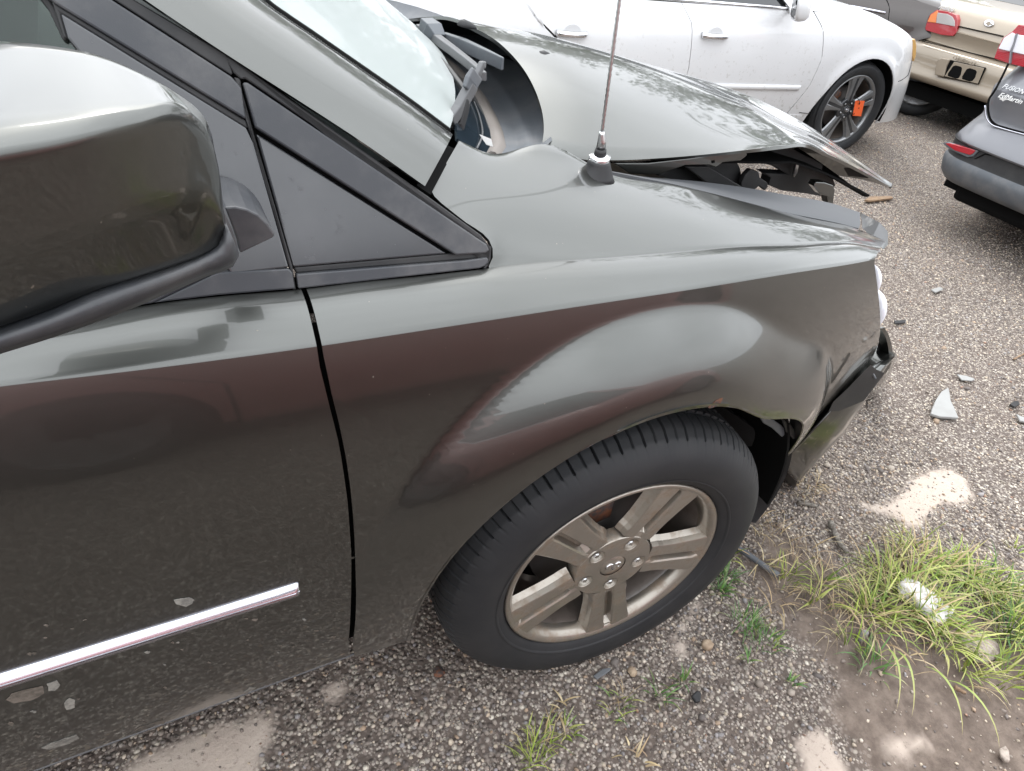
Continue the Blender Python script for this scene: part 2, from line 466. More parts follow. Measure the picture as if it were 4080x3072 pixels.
# ---- ledge above the crease (fender half and door half)
L0px = [(0, 712), (150, 690), (330, 657), (470, 640), (638, 626), (760, 611), (900, 597), (1045, 581)]
L0 = [onG(x, y) for x, y in L0px] + [onY(x, y, yy) for x, y, yy in [(1120, 569, .083), (1300, 556, .085), (1450, 544, .09), (1600, 532, .098), (1720, 528, .112), (1830, 524, .135), (1900, 536, .150)]]
L0 = np.array(L0); L0 = np.vstack([L0[0]+np.array([-1.9, .0, .03]), L0]); print('L0', L0.round(3).tolist())
def ledge_row(x0, x1):     # from crease up to the window line
    a = np.array([x0, prof(crease(x0))+plan(x0), crease(x0)])
    zz = hermite(L0[:, 0], L0[:, 1:], [x1])[0]; b = np.array([x1, zz[0], zz[1]])
    row = [a+np.array([0, -.0004, -.0035]), a+np.array([0, .0012, .0015])]
    for s in np.linspace(.10, 1, 12):
        p = a+(b-a)*s; p[2] += .009*math.sin(math.pi*s); row.append(p)
    return row
frF = [ledge_row(x, x) for x in np.linspace(seam(1.0)+GAP, CR[-1, 0]-.03, 40)] + [ledge_row(CR[-1, 0]-.03+.03*s, CR[-1, 0]-.03+(L0[-1, 0]-CR[-1, 0]+.03)*s) for s in np.linspace(.2, 1, 7)]
sheet('fender_ledge', frF, (0, -.3, 1), M_paint, van, .004)
XD = -1.66
frD = [ledge_row(x, x) for x in np.linspace(XD, seam(1.0)-GAP, 50)]

# ---- door skin
def door_skin(xa, name, xb=None):
    rows = []
    zs = np.r_[np.linspace(0, .93, 26), .965, .99, 1.0]
    for t in np.linspace(0, 1, 40):
        row = []
        for s in zs:
            zc = crease(xa+(seam(1.0)-xa)*t); z = ZB+(zc-ZB)*s
            xr = (seam(z)-GAP) if xb is None else xb
            x = xa+(xr-xa)*t; row.append((x, side0(x, z), z))
        row = [(row[0][0], row[0][1]+.022, row[0][2]+.004), (row[0][0], row[0][1]+.004, row[0][2]-.001)]+row
        rows.append(row)
    return sheet(name, rows, (0, -1, 0), M_paint, van, .004)
door = door_skin(XD, 'front_door')
sheet('door_ledge', frD, (0, -.3, 1), M_paint, door, .004)
rd = door_skin(-2.95, 'sliding_door', XD-.006)
sheet('door_ledge', [ledge_row(x, x) for x in np.linspace(-2.95, XD-.006, 20)], (0, -.3, 1), M_paint, rd, .004)
# black inner structure behind the shut lines
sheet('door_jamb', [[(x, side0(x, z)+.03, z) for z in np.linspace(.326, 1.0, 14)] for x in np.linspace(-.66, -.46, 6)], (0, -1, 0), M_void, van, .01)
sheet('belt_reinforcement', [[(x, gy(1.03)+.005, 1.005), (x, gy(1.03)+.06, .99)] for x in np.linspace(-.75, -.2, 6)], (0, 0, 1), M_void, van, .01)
# seam bumper stops seen as light dots across the gap
for px, py in ((763, 1210), (752, 1392)):
    p = onF(px, py, side0); box('gap_stop', p+np.array([0, .008, 0]), (.008, .008, .004), M_paint, van)
# bottom pinch flange under door and fender
fl = []
for x in np.linspace(XD, -.418, 20): fl.append((x, prof(ZB)+.004, ZB-.007))
tube('sill_flange', fl, .0026, M_arm, van, 6)
sheet('sill', [[(x, .10, .325), (x, .12, .30), (x, .2, .28), (x, .5, .27)] for x in np.linspace(-3., -.62, 8)], (0, -1, -.3), M_black, van, .01)

# ---- side moulding
mt = np.array([onY(x, y, -.024) for x, y in [(0, 1455), (250, 1378), (500, 1297), (645, 1264)]]); mt = np.array([onY(x, y, -.011) for x, y in [(0, 1453), (250, 1377), (500, 1298), (645, 1265)]])
zt = float(np.mean(mt[:, 2])); mb = np.array([onY(x, y, -.022) for x, y in [(0, 1494), (300, 1400), (640, 1283)]]); zb2 = float(np.mean(mb[:, 2])); print('moulding', zt, zb2)
xe = mt[-1, 0]
rings = []
for x, s in [(XD, 1), (-1.2, 1), (-.9, 1), (xe-.03, 1), (xe-.006, 1), (xe, .8)]:
    yb = side0(x, zt)
    sec = [(0, zb2), (-.007*s, zb2), (-.011*s, zb2+.004), (-.0130*s, zt-.016), (-.0122*s, zt-.013), (-.0045*s, zt-.0005), (0, zt+.001)]
    sh = -.012*(0 if x < xe-.004 else 1)
    rings.append([(x, yb+yy+.002, zz) for yy, zz in sec])
loft('side_moulding', rings, M_bright, door)

# ---- upper fender between the ledge and the bonnet gap
def S(*a): return [onY(px, py, yy) for px, py, yy in a]
st = []
st.append(S((1056, 575, .078), (1066, 549, .083), (1060, 525, .094), (994, 471, .122), (932, 413, .155), (956, 367, .19), (992, 304, .245)))
def low(i): return L0[i]
def q(px, py, y): return onY(px, py, y)
st1 = [q(1125, 567, .083), q(1125, 550, .088), q(1122, 525, .097), q(1115, 480, .12), q(1100, 430, .16), q(1085, 380, .205), q(1062, 332, .25)]
st1b = [q(1200, 563, .084), q(1200, 548, .089), q(1198, 525, .099), q(1195, 480, .128), q(1190, 425, .17), q(1185, 370, .212), q(1182, 312, .268)]
st2 = [q(1300, 555, .085), q(1300, 543, .089), q(1298, 522, .099), q(1297, 485, .125), q(1298, 445, .16), q(1302, 410, .195), q(1312, 373, .25)]
st3 = [q(1450, 543, .090), q(1450, 533, .094), q(1450, 516, .103), q(1452, 488, .123), q(1456, 458, .155), q(1462, 432, .19), q(1470, 402, .243)]
st4 = [q(1600, 531, .098), q(1600, 524, .102), q(1600, 512, .110), q(1602, 493, .127), q(1606, 472, .153), q(1610, 455, .185), q(1615, 437, .237)]
st5 = [q(1720, 527, .112), q(1720, 521, .116), q(1721, 513, .124), q(1723, 500, .139), q(1726, 487, .160), q(1729, 477, .188), q(1732, 467, .230)]
st6 = [q(1830, 523, .135), q(1832, 519, .138), q(1834, 513, .145), q(1838, 507, .158), q(1842, 501, .172), q(1845, 497, .19), q(1848, 493, .218)]
st7 = [q(1900, 536, .150), q(1902, 534, .154), q(1904, 532, .159), q(1906, 529, .167), q(1908, 526, .175), q(1910, 523, .185), q(1913, 520, .200)]
ST = np.array([st[0], st1, st1b, st2, st3, st4, st5, st6, st7])
grid = []
for j in range(7):
    grid.append(spl(ST[:, j], 90))
grid = np.array(grid).transpose(1, 0, 2)
for _ in range(0): pass
G2 = []
for row in grid:
    c = spl(row, 22)
    d = c[-1]-c[-2]
    c = np.vstack([c[:1]+np.array([0, -.005, -.006]), c, c[-1]+np.array([.0, .004, -.001])])
    G2.append(c)
G2 = np.array(G2)
for _ in range(260):
    C_ = G2.copy(); C_[1:-1, 2:-2] = .5*G2[1:-1, 2:-2]+.25*(.7*(G2[:-2, 2:-2]+G2[2:, 2:-2])+.3*(G2[1:-1, 1:-3]+G2[1:-1, 3:-1])); G2 = C_
upf = sheet('fender_top', G2, (0, -.2, 1), M_paint, van, .004)
# inner flange dropping into the engine bay
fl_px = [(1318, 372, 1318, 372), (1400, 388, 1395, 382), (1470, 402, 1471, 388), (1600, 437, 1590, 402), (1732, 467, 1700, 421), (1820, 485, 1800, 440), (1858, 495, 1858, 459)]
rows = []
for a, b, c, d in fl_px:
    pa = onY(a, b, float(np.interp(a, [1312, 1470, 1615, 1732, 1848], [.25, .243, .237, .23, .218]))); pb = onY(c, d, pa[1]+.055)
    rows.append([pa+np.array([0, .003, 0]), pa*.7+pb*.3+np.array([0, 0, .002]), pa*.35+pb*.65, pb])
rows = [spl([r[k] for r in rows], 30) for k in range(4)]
sheet('fender_flange', np.array(rows), (0, .3, 1), M_flange_shade, van, .004)
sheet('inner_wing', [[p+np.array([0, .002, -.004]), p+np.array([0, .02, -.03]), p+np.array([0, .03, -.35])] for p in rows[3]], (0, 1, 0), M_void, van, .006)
# crumpled bright nose of the fender by the lamp
nose = [q(1858, 459, .30), q(1900, 480, .30), q(1918, 500, .27), q(1919, 528, .205), q(1908, 540, .19), q(1885, 515, .205), q(1862, 492, .215)]
plate('fender_nose', nose, -ray(1890, 495), .02, M_paint, van, .004)

# ---- black glasshouse trim
def gplate(name, pxs, off, depth, m, parent=van, bev=.002):
    return plate(name, [onG(x, y, off) for x, y in pxs], GN, depth, m, parent, bev)
gplate('window_backing', [(628, 572), (1046, 560), (1050, 530), (500, 115), (455, 95), (520, 260)], -.014, .01, M_void)
gplate('window_backing', [(960, 560), (1040, 520), (1075, 540), (1080, 590), (960, 600)], -.022, .006, M_void)
gplate('window_backing', [(200, 706), (640, 645), (1044, 596), (1044, 556), (630, 600), (300, 640)], -.02, .005, M_void)
gplate('quarter_glass', [(553, 288), (966, 548), (634, 577)], -.004, .008, M_quarter)
gplate('quarter_trim', [(524, 178), (534, 177), (1052, 528), (1058, 541), (1050, 547), (985, 551), (552, 276)], .001, .012, M_trim)
gplate('quarter_trim', [(640, 592), (1000, 563), (1052, 556), (1056, 560), (1055, 568), (1048, 575), (1036, 580), (900, 595), (645, 624)], .001, .012, M_trim)
gplate('drip_channel', [(480, 114), (505, 128), (925, 424), (1040, 508), (1062, 538), (1056, 574), (1048, 583), (1044, 580), (1057, 560), (1059, 535), (530, 170), (521, 172), (505, 158)], -.003, .012, M_rubber)
gplate('waist_seal', [(634, 577), (966, 548), (1056, 543), (1058, 557), (640, 591)], -.006, .008, M_rubber)
gplate('pillar_seam_strip', [(505, 165), (519, 170), (534, 255), (552, 300), (632, 574), (640, 626), (634, 628), (626, 580), (540, 290)], -.002, .01, M_rubber)
# door half
dt = gplate('door_window_frame', [(60, -40), (180, -42), (243, 0), (500, 165), (522, 190), (531, 258), (122, 10)], .001, .014, M_trim, door)
gplate('drip_channel', [(185, -45), (230, -45), (292, 0), (490, 118), (503, 158), (500, 163), (247, 0)], -.003, .012, M_rubber, door)
gplate('mirror_sail', [(130, 27), (532, 276), (548, 310), (624, 578), (500, 592), (430, 470), (330, 320), (200, 150), (146, 82)], 0, .014, M_quarter, door)
gplate('frame_seal', [(110, -2), (122, 8), (531, 260), (538, 278), (530, 276), (132, 30), (148, 84), (138, 82), (118, 22)], -.003, .008, M_rubber, door)
gplate('waist_strip', [(330, 655), (470, 588), (624, 580), (632, 588), (638, 624), (470, 638)], .001, .014, M_trim, door)
gplate('waist_strip', [(-600, 810), (-600, 770), (0, 690), (330, 600), (470, 588), (330, 655), (0, 712)], .001, .014, M_trim, door)
s0_, s1_, s2_ = onG(60, -40, -.02), onG(118, 10, -.02), onG(142, 78, -.02); ex_ = s0_-s1_; ex_ = ex_/np.linalg.norm(ex_)
tx_ = s0_+ex_*.40; tx_[1] = gy(tx_[2])+.02
plate('door_glass', [s2_, s1_, s0_, tx_]+[(x, gy(z)+.02, z) for x, z in ((-1.0, min(1.62, tx_[2]+.06)), (-1.60, 1.62), (-1.60, 1.02), (-.72, 1.02))]+[onG(420, 440, -.02), onG(260, 240, -.02)], GN, .004, M_glass, door)
a_, b_ = onG(62, -39, .001), onG(182, -43, .001); e_ = (b_-onG(243, 0, .001)); e_ /= np.linalg.norm(e_)
q1, q2 = a_+e_*.42, b_+e_*.42; q1[1] = gy(q1[2])-.001; q2[1] = gy(q2[2])-.001
plate('door_window_frame', [a_, b_, q2, q1], GN, .014, M_trim, door, .002)
plate('door_window_frame', [q1, q2, (-1.60, gy(1.64), 1.66), (-1.60, gy(1.60), 1.60), (-1.0, gy(1.6), 1.60)], GN, .014, M_trim, door, .002)
gplate('window_channel', [(40, -60), (78, -46), (126, 24), (148, 88), (136, 88), (104, 20)], -.008, .02, M_black, door)
# seal between the body and pillar
# ---- A pillar
lowp = [(140, -120), (311, -2), (478, 110), (620, 201), (780, 305), (918, 402)]
upp = [(450, -120), (566, -2), (680, 78), (790, 154), (890, 224), (978, 290)]
rows = []
for (a, b), (c, d) in zip(lowp, upp):
    A = onG(a, b, .004)
    B = onPl(c, d, A+np.array([0, .12, 0]), np.array([0.36, -.75, .55])); B = onY(c, d, A[1]+.105)
    row = []
    for s in np.linspace(0, 1, 9):
        p = A+(B-A)*s; p = p+np.array([.12, -.55, .82])*.016*math.sin(math.pi*s); row.append(p)
    row = [row[0]+np.array([0, .012, -.004])]+row+[row[-1]+np.array([-.003, .010, -.006])]
    rows.append(row)
r0 = np.array(rows[0]); r2 = np.array(rows[-1]); up_ = (r0-r2)/np.linalg.norm((r0-r2).mean(0))
e1 = r0+up_*.26+np.array([-.01, .03, -.004]); e2 = e1+up_*.24+np.array([-.05, .055, -.03])
rows = [list(e2), list(e1)]+rows
rows = np.array([spl([r[k] for r in rows], 40) for k in range(11)]).transpose(1, 0, 2)
pil = sheet('pillar', rows, (0, -1, 1), M_paint, van, .004)
# black void under pillar / fender gap
gp = [onG(930, 420, -.012), onY(990, 302, .25)+np.array([-.004, .0, -.012]), onY(975, 290, .25)+np.array([-.01, 0, -.012]), onG(900, 400, -.012)]
plate('pillar_gap_filler', gp, (0, -.6, .8), .006, M_void, van)
# windscreen
PU = rows[:, -1]
Wl = np.array([(.985*p).tolist() for p in PU])
def ws_pt(s, v):          # s along the pillar (0 top .. 1 base), v across the car
    p = PU[int(round(s*(len(PU)-1)))].copy()
    ylen = 1.96-2*p[1]; b = 1-abs(2*v-1)**2.3
    return p+np.array([.19*b, ylen*v, .012*b])+np.array([0, .002, -.004])
wsg = [[ws_pt(s, v) for v in np.linspace(0, 1, 25)] for s in np.linspace(0, 1, 14)]
ws = sheet('windscreen', wsg, (0, 0, 1), M_wind, van, .005)
tube('windscreen_seal', [p+np.array([.002, .004, .002]) for p in PU], .008, M_void, van, 6)
# dashboard and dark cabin
sheet('dashboard', [[ws_pt(.97, v)+np.array([-dx, 0, -.05-dz]) for v in np.linspace(.02, .98, 16)] for dx, dz in ((0, 0), (.25, .0), (.5, .03), (.55, .2))], (0, 0, 1), M_black, van, .01)
# far side of the body and the roof (mostly seen from other places)
fy = lambda y: 1.96-y
sheet('far_flank', [[(x, fy(side0(x, z)), z) for z in np.linspace(.3, 1.0, 10)] for x in np.r_[np.linspace(-2.95, -.45, 8)]], (0, 1, 0), M_paint, van, .004)
sheet('far_fender', [[(x, fy(side0(x, z)), z) for z in np.linspace(.72 if -.40 < x < .45 else .3, .88, 8)] for x in (-.45, -.41, -.39, -.2, 0, .2, .4, .5)], (0, 1, 0), M_paint, van, .004)
sheet('far_fender_top', [[(x, 1.58, .92), (x, 1.74, .91), (x, 1.86, .897), (x, fy(side0(x, .88)), .88)] for x in np.linspace(-.3, .5, 10)], (0, 0, 1), M_paint, van, .004)
for xx, wd in ((-1.62, .10), (-2.9, .2)):
    for f_ in (lambda y: y, fy):
        plate('side_pillar', [(xx-wd, f_(gy(1.03)), 1.0), (xx+wd*.3, f_(gy(1.03)), 1.0), (xx+wd*.3-.03, f_(gy(1.60)), 1.60), (xx-wd-.03, f_(gy(1.60)), 1.60)], (0, -1 if f_(0) == 0 else 1, 0), .03, M_black, van)
pf = [fy(0)]; rr2 = rows.copy(); rr2[:, :, 1] = 1.96-rr2[:, :, 1]; sheet('pillar', rr2, (0, 1, 1), M_paint, van, .004)
top = PU[0]
rf = []
for x, z0, cr_ in ((top[0]+.015, top[2]-.006, .012), (top[0]-.12, top[2]+.045, .02), (top[0]-.32, top[2]+.085, .03), (-1.9, top[2]+.115, .03), (-2.5, top[2]+.115, .03), (-3.1, top[2]+.07, .03)):
    rf.append([(x+.10*(1-((y-.98)/.72)**2)*(1 if x > -1.5 else 0), y, z0+cr_*(1-((y-.98)/.72)**2)-.03*max(0, abs(y-.98)/(.98-top[1])-.85)) for y in np.linspace(top[1], 1.96-top[1], 15)])
sheet('roof', rf, (0, 0, 1), M_paint, van, .01)
zr_ = top[2]+.05
for f_ in (lambda y: y, fy):
    sg_ = -1 if f_(0) == 0 else 1
    sheet('roof_rail', [[(x, f_(top[1]+.004), z_+.004), (x, f_(top[1]-.02), z_-.02), (x, f_(top[1]-.015), z_-.06)] for x, z_ in ((top[0]+.01, top[2]-.01), (top[0]-.12, top[2]+.03), (top[0]-.32, top[2]+.07), (-1.9, top[2]+.10), (-3.1, top[2]+.06))], (0, sg_, 0), M_paint, van, .006)
    plate('rear_side_glass', [(x, f_(gy(z)+.012), z) for x, z in ((-1.72, 1.04), (-1.74, top[2]+.03), (-2.85, top[2]+.03), (-2.95, 1.04))], (0, sg_, 0), .004, M_dglass, van)
sheet('tailgate', [[(-3.1+.0*z, y, z) for y in np.linspace(.06, 1.9, 8)] for z in (.35, .8, 1.1)], (-1, 0, 0), M_paint, van, .01)
sheet('tailgate_glass', [[(-3.1, y, z) for y in np.linspace(.25, 1.7, 6)] for z in (1.1, 1.7)], (-1, 0, 0), M_dglass, van, .005)
box('cabin_floor', (-1.7, .98, .33), (2.6, 1.7, .05), M_void, van)
for yy in (.55, 1.4):
    s_ = box('seat', (-1.75, yy, .72), (.5, .5, .18), M_black, van, bev=.05)
    box('backrest', (-2.02, yy, 1.08), (.16, .48, .68), M_black, s_, Matrix.Rotation(-.25, 4, 'Y'), .05)
    box('head_restraint', (-2.13, yy, 1.52), (.09, .26, .16), M_black, s_, None, .04)
box('far_door_card', (-1.2, 1.86, .72), (1.1, .04, .6), M_black, van)

# ---- cowl and wipers
def zc(px, py, z): return onZ(px, py, z)
cw = []
lo = [(985, 300, 1.085), (1062, 334, 1.062), (1120, 340, 1.058), (1168, 322, 1.075)]
near = [onY(988, 300, .262), onY(1020, 322, .268), onY(1062, 336, .272), onY(1110, 340, .275), onY(1150, 332, .28), onY(1172, 312, .285)]
nb = spl(near, 21)
rows = []
for k, v in enumerate(np.linspace(0, 1, 16)):
    b = 1-abs(2*v-1)**2.3
    A = ws_pt(1.0, v)+np.array([.004, 0, -.012]); B = np.array([-.12+.19*b, .285+(1.96-.57)*v, 1.075+.035*b])
    if v == 0: A = nb[0]; B = nb[-1]
    rr = []
    for s in np.linspace(0, 1, 21):
        p = A+(B-A)*s; p = p.copy()
        p[2] -= .055*math.sin(math.pi*s)**.8*(0.25+.75*min(1, v*6)); rr.append(p)
    rows.append(nb if v == 0 else rr)
CW = np.array(rows)
M_frit = mat('black edged glass', (.018, .026, .034), .08, spec=.6)
M_seal = plastic('faded tan seal', (.17, .15, .135), .55)
sheet('windscreen_frit', CW[:, :8], (0, 0, 1), M_frit, van, .004)
sl_ = CW[:, 7:11].copy(); sl_[:, 1:3, 2] += .006; sheet('cowl_seal', sl_, (0, 0, 1), M_seal, van, .004)
cp_ = CW[:, 10:].copy(); cp_[:, 4:6, 2] += .004; sheet('cowl', cp_, (0, 0, 1), M_cowl, van, .006)
tube('glass_clip_line', spl([CW[k_, 5]+np.array([0, 0, .004]) for k_ in range(0, 5)], 12), .0016, M_arm, van, 5)
plate('vin_label', [onY(x, y, .279) for x, y in ((1036, 290), (1061, 300), (1065, 316), (1051, 312))], (0, -.5, .8), .001, M_label, van)
def bar(name, pts, wd, th, m, parent):
    P_ = np.array([np.array(p) for p in pts]); rings = []
    T_ = np.gradient(P_, axis=0)
    for i, (p, t) in enumerate(zip(P_, T_)):
        t = t/np.linalg.norm(t); a = np.cross(t, (0, 0, 1.)); a /= np.linalg.norm(a); b = np.cross(a, t)
        w_ = wd[i] if hasattr(wd, '__len__') else wd
        rings.append([p-a*w_/2-b*th/2, p+a*w_/2-b*th/2, p+a*w_*.38+b*th/2, p-a*w_*.38+b*th/2])
    return bevel(loft(name, rings, m, parent, smooth=False), .0018)
# raised wiper arm standing at the pivot, lying arm and blade beyond it
wa = bar('wiper_arm', [onY(972, 262, .315), onY(990, 235, .325), onY(1006, 205, .335), onY(1020, 182, .34)], [0.0144, 0.0166, 0.0173, 0.0158], .016, M_arm, van)
bar('arm_hinge', [onY(1010, 196, .333), onY(1018, 176, .337), onY(1030, 158, .34)], [0.0086, 0.0115, 0.0072], .026, M_cowl, wa)
bar('arm_stub', [onY(1022, 180, .345), onY(1032, 158, .35), onY(1040, 139, .356), onY(1046, 140, .362)], [0.0094, 0.0101, 0.0101, 0.0086], .010, M_arm, wa)
bar('blade_foot', [onY(976, 268, .318), onY(994, 274, .318), onY(1004, 240, .325), onY(1010, 215, .33)], [0.0072, 0.0101, 0.0086, 0.0072], .014, M_black, wa)
wb = bar('wiper_arm', [onY(905, 60, .75), onY(940, 80, .70), onY(980, 110, .60), onY(1020, 142, .50), onY(1045, 165, .43)], [0.0216, 0.0216, 0.0173, 0.0144, 0.0115], .014, M_arm, van)
bar('pivot_cap', [onY(918, 62, .735), onY(932, 72, .715), onY(942, 92, .70)], [0.0360, 0.0432, 0.0324], .04, M_cowl, wb)
bar('wiper_blade', [onY(958, 82, .72), onY(1000, 96, .64), onY(1050, 120, .54), onY(1086, 138, .48)], [0.0187, 0.0187, 0.0130, 0.0058], .02, M_cowl, wb)
bar('blade_rubber', [onY(930, 108, .62), onY(970, 150, .52), (onY(1000, 190, .44)), onY(1020, 215, .40)], .010, .008, M_rubber, wb)

# ---- bonnet, pushed up and buckled
def hl(*a): return [onY(px, py, yy) for px, py, yy in a]
h0 = hl((1171, 312, .340), (1200, 322, .328), (1258, 344, .308), (1320, 346, .300), (1420, 342, .299), (1520, 334, .301), (1620, 323, .304), (1700, 313, .308), (1724, 310, .315), (1790, 334, .345), (1860, 368, .375), (1924, 404, .40))
h4 = hl((1000, 47, .70), (1040, 50, .70), (1120, 65, .70), (1210, 86, .70), (1300, 110, .70), (1400, 136, .70), (1500, 165, .70), (1580, 192, .69), (1650, 220, .67), (1740, 268, .60), (1840, 336, .50), (1926, 403, .41))
hr = hl((1174, 270, .335), (1166, 222, .40), (1138, 158, .50))
def on_hood(px, py):
    best = None
    for yy in np.linspace(.29, .72, 400):
        p = onY(px, py, yy); v = min(1, max(0, (yy-.34)/.36)); zh = h0[0][2]+(h4[0][2]-h0[0][2])*(1-(1-v)**2.1)+.004*math.sin(math.pi*v)-.17*(p[0]-(h0[0][0]+(h4[0][0]-h0[0][0])*v))
        if best is None or abs(p[2]-zh) < best[0]: best = (abs(p[2]-zh), p)
    return best[1]
hr = [on_hood(1175, 268), on_hood(1166, 222), on_hood(1138, 160), on_hood(1080, 94)]
h0 = np.array(h0); h4 = np.array(h4)
rows_h = []
bul = lambda v: math.sin(math.pi*v)
for i in range(12):
    A, B = h0[i], h4[i]; row = []
    for v in np.linspace(0, 1, 12):
        p = A+(B-A)*v; e_ = 1-(1-v)**(2.1 if i < 9 else 1.3)
        p[2] = A[2]+(B[2]-A[2])*e_+.004*bul(v)
        row.append(p)
    if i < 6:
        arc = spl([h0[0]]+hr+[h4[0]], 12); lin = np.linspace(h0[0], h4[0], 12)
        row = [r_+o_*(1-i/6)**.9 for r_, o_ in zip(row, arc-lin)] if i else list(arc)
    d = np.array([0, 1., 0])
    for dy, dz in ((.04, -.002), (.10, -.010), (.2, -.032), (.37, -.07), (.62, -.115), (.93, -.19)):
        sc = 1 if i < 9 else (.9, .8, .7)[i-9]
        q_ = B+np.array([(-.02 if i < 9 else .02)*dy, dy*sc, dz*(1 if i < 9 else .8)]); row.append(q_)
    rows_h.append(row)
rows_h = np.array(rows_h); nv = rows_h.shape[1]
HG = np.array([spl(rows_h[:, k], 80) for k in range(nv)]).transpose(1, 0, 2)
HG = np.array([hermite(np.arange(nv), r, np.linspace(0, nv-1, 60)) for r in HG])
for _ in range(220):          # fair the panel behind its rear edge
    C_ = HG.copy(); C_[1:44, 1:-1, 2] = .5*HG[1:44, 1:-1, 2]+.25*(HG[:43, 1:-1, 2]+HG[2:45, 1:-1, 2]); HG = C_
ii = np.arange(80)[:, None]/79.; jj = np.arange(60)[None, :]/59.
HG[:, :, 2] += .0035*np.sin(9*ii+5*jj)*np.sin(7*jj+2*ii)*np.minimum(1, 6*jj)*np.minimum(1, 6*ii)   # soft dents
hood = sheet('bonnet', HG, (0, 0, 1), M_paint, van, .006)
IN = HG[9:-6, 3:-4].copy(); IN[:, :, 2] -= .045+.02*np.sin(np.linspace(0, 3.1, IN.shape[1]))[None, :]
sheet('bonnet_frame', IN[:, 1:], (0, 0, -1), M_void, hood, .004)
for px, py, yy in ((1173, 124, .56), (1002, 57, .66)):          # washer jets
    p = onY(px, py, yy); rg = []
    ax = np.array([1., 0, -.12])
    for t, s in ((-.012, .35), (-.008, .8), (0, 1), (.012, .8), (.022, .45), (.026, .15)):
        rg.append([p+ax*t+np.array([0, .011*s*math.cos(a), .012*s*max(-.1, math.sin(a))]) for a in np.linspace(0, 2*math.pi, 12, endpoint=False)])
    loft('washer_jet', rg, M_black, hood)
plate('bonnet_seal', [onY(x, y, .47) for x, y in ((1822, 362), (1832, 380), (1905, 388), (1890, 372), (1850, 362))], ray(1850, 370)*-1, .012, M_black, hood)

# ---- antenna
ab = onY(1291, 384, .238)
base_r = []
for px, py, rx in ((1290, 388, .0315), (1291, 378, .0275), (1293, 365, .0235), (1294, 352, .0200), (1294.5, 346, .0185)):
    c = onY(px, py, .238); rs_ = rx*.9
    base_r.append([c+np.array([rs_*math.cos(a)-(.010*max(0, -math.cos(a)) if py > 370 else 0), rs_*math.sin(a)*.95, 0]) for a in np.linspace(0, 2*math.pi, 20, endpoint=False)])
an = loft('antenna', base_r, M_black, van)
c1, c2, c3, c4, c5, c6 = (onY(x, y, .238) for x, y in ((1294.5, 347), (1295, 336), (1295.5, 331), (1297, 310), (1300.5, 284), (1340, -12)))
ax_ = (c6-c5); ax_ /= np.linalg.norm(ax_); c7 = c5+ax_*.62
tube('antenna_nut', [c1-ax_*.002, c1+ax_*.001, c1+ax_*.007, c1+ax_*.009], [.015, .0165, .0165, .011], M_chrome, an, 14)
tube('antenna_collar', [c1+ax_*.009, c1+ax_*.018], [.0095, .0085], M_black, an, 12)
tube('antenna_ferrule', [c1+ax_*.018, c1+ax_*.03, c5-ax_*.004, c5], [.0072, .0068, .0047, .0042], M_steel, an, 12)
zz_ = np.linspace(0, .62, 160)
tube('antenna_mast', [c5+ax_*t for t in zz_], .0026+.00045*np.sin(zz_*900), M_steel, an, 8)

# ---- engine bay remains
eb = lambda name, pxs, y, th, m, nrm=(0, -1, 0): plate(name, [onY(a, b, y) for a, b in pxs], nrm, th, m, van, .002)
eb('bonnet_hinge_rail', [(1325, 352), (1400, 352), (1490, 342), (1530, 336), (1612, 322), (1614, 336), (1598, 348), (1560, 352), (1545, 362), (1530, 357), (1480, 358), (1440, 372), (1425, 378), (1360, 376)], .33, .012, M_paint)
eb('rail_hole', [(1537, 347), (1545, 346), (1546, 352), (1538, 354)], .3285, .004, M_void)
eb('inner_fender', [(1420, 380), (1450, 365), (1500, 357), (1590, 346), (1598, 360), (1608, 400), (1600, 424)], .42, .01, M_black)
eb('strut_mount', [(1480, 360), (1530, 360), (1640, 425), (1560, 420)], .39, .01, M_black)
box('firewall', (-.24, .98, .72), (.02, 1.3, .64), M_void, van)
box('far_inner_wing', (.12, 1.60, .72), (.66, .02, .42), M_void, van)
eb('lamp_bracket', [(1602, 395), (1610, 378), (1622, 366), (1640, 372), (1642, 384), (1658, 394), (1660, 404), (1652, 412), (1640, 402), (1622, 418), (1600, 412)], .40, .012, M_black)
eb('radiator_support', [(1660, 400), (1665, 384), (1650, 374), (1700, 376), (1640, 340), (1622, 318), (1700, 312), (1728, 330), (1760, 345), (1778, 355), (1776, 372), (1800, 385), (1805, 400), (1790, 428), (1772, 424), (1740, 418), (1690, 412)], .44, .03, M_black)
eb('latch_panel', [(1758, 402), (1764, 393), (1782, 394), (1800, 400), (1804, 410), (1800, 440), (1788, 440), (1786, 424), (1772, 420)], .37, .02, M_paint)
eb('loose_wire_clip', [(1720, 352), (1728, 350), (1724, 372), (1716, 384), (1714, 378)], .425, .006, M_steel)

# ---- lamp and bumper at the nose
def bulge(name, left, right, y0, y1, m, parent=van, n=10):
    """a rounded shell between two picture outlines, bulging towards the front"""
    rg = []
    for (a, b), (c, d) in zip(left, right):
        A = onY(a, b, y0); B = onY(c, d, y1); mid = []
        for s in np.linspace(0, 1, n):
            p = A+(B-A)*s; mid.append(p)
        rg.append(mid+[B+np.array([-.05, .02, 0]), A+np.array([-.02, .10, 0])])
    return loft(name, rg, m, parent)
def dome(name, px, py, y, rx, ry, rz, m, parent):
    c = onY(px, py, y); rg = []
    for a in np.linspace(-math.pi/2+.05, math.pi/2-.05, 15):
        rg.append([c+np.array([rx*math.cos(a)*math.cos(b), ry*math.cos(a)*math.sin(b), rz*math.sin(a)]) for b in np.linspace(0, 2*math.pi, 28, endpoint=False)])
    return loft(name, rg, m, parent)
hl_ = dome('headlight', 1872, 668, .222, .018, .050, .056, M_lens, van)
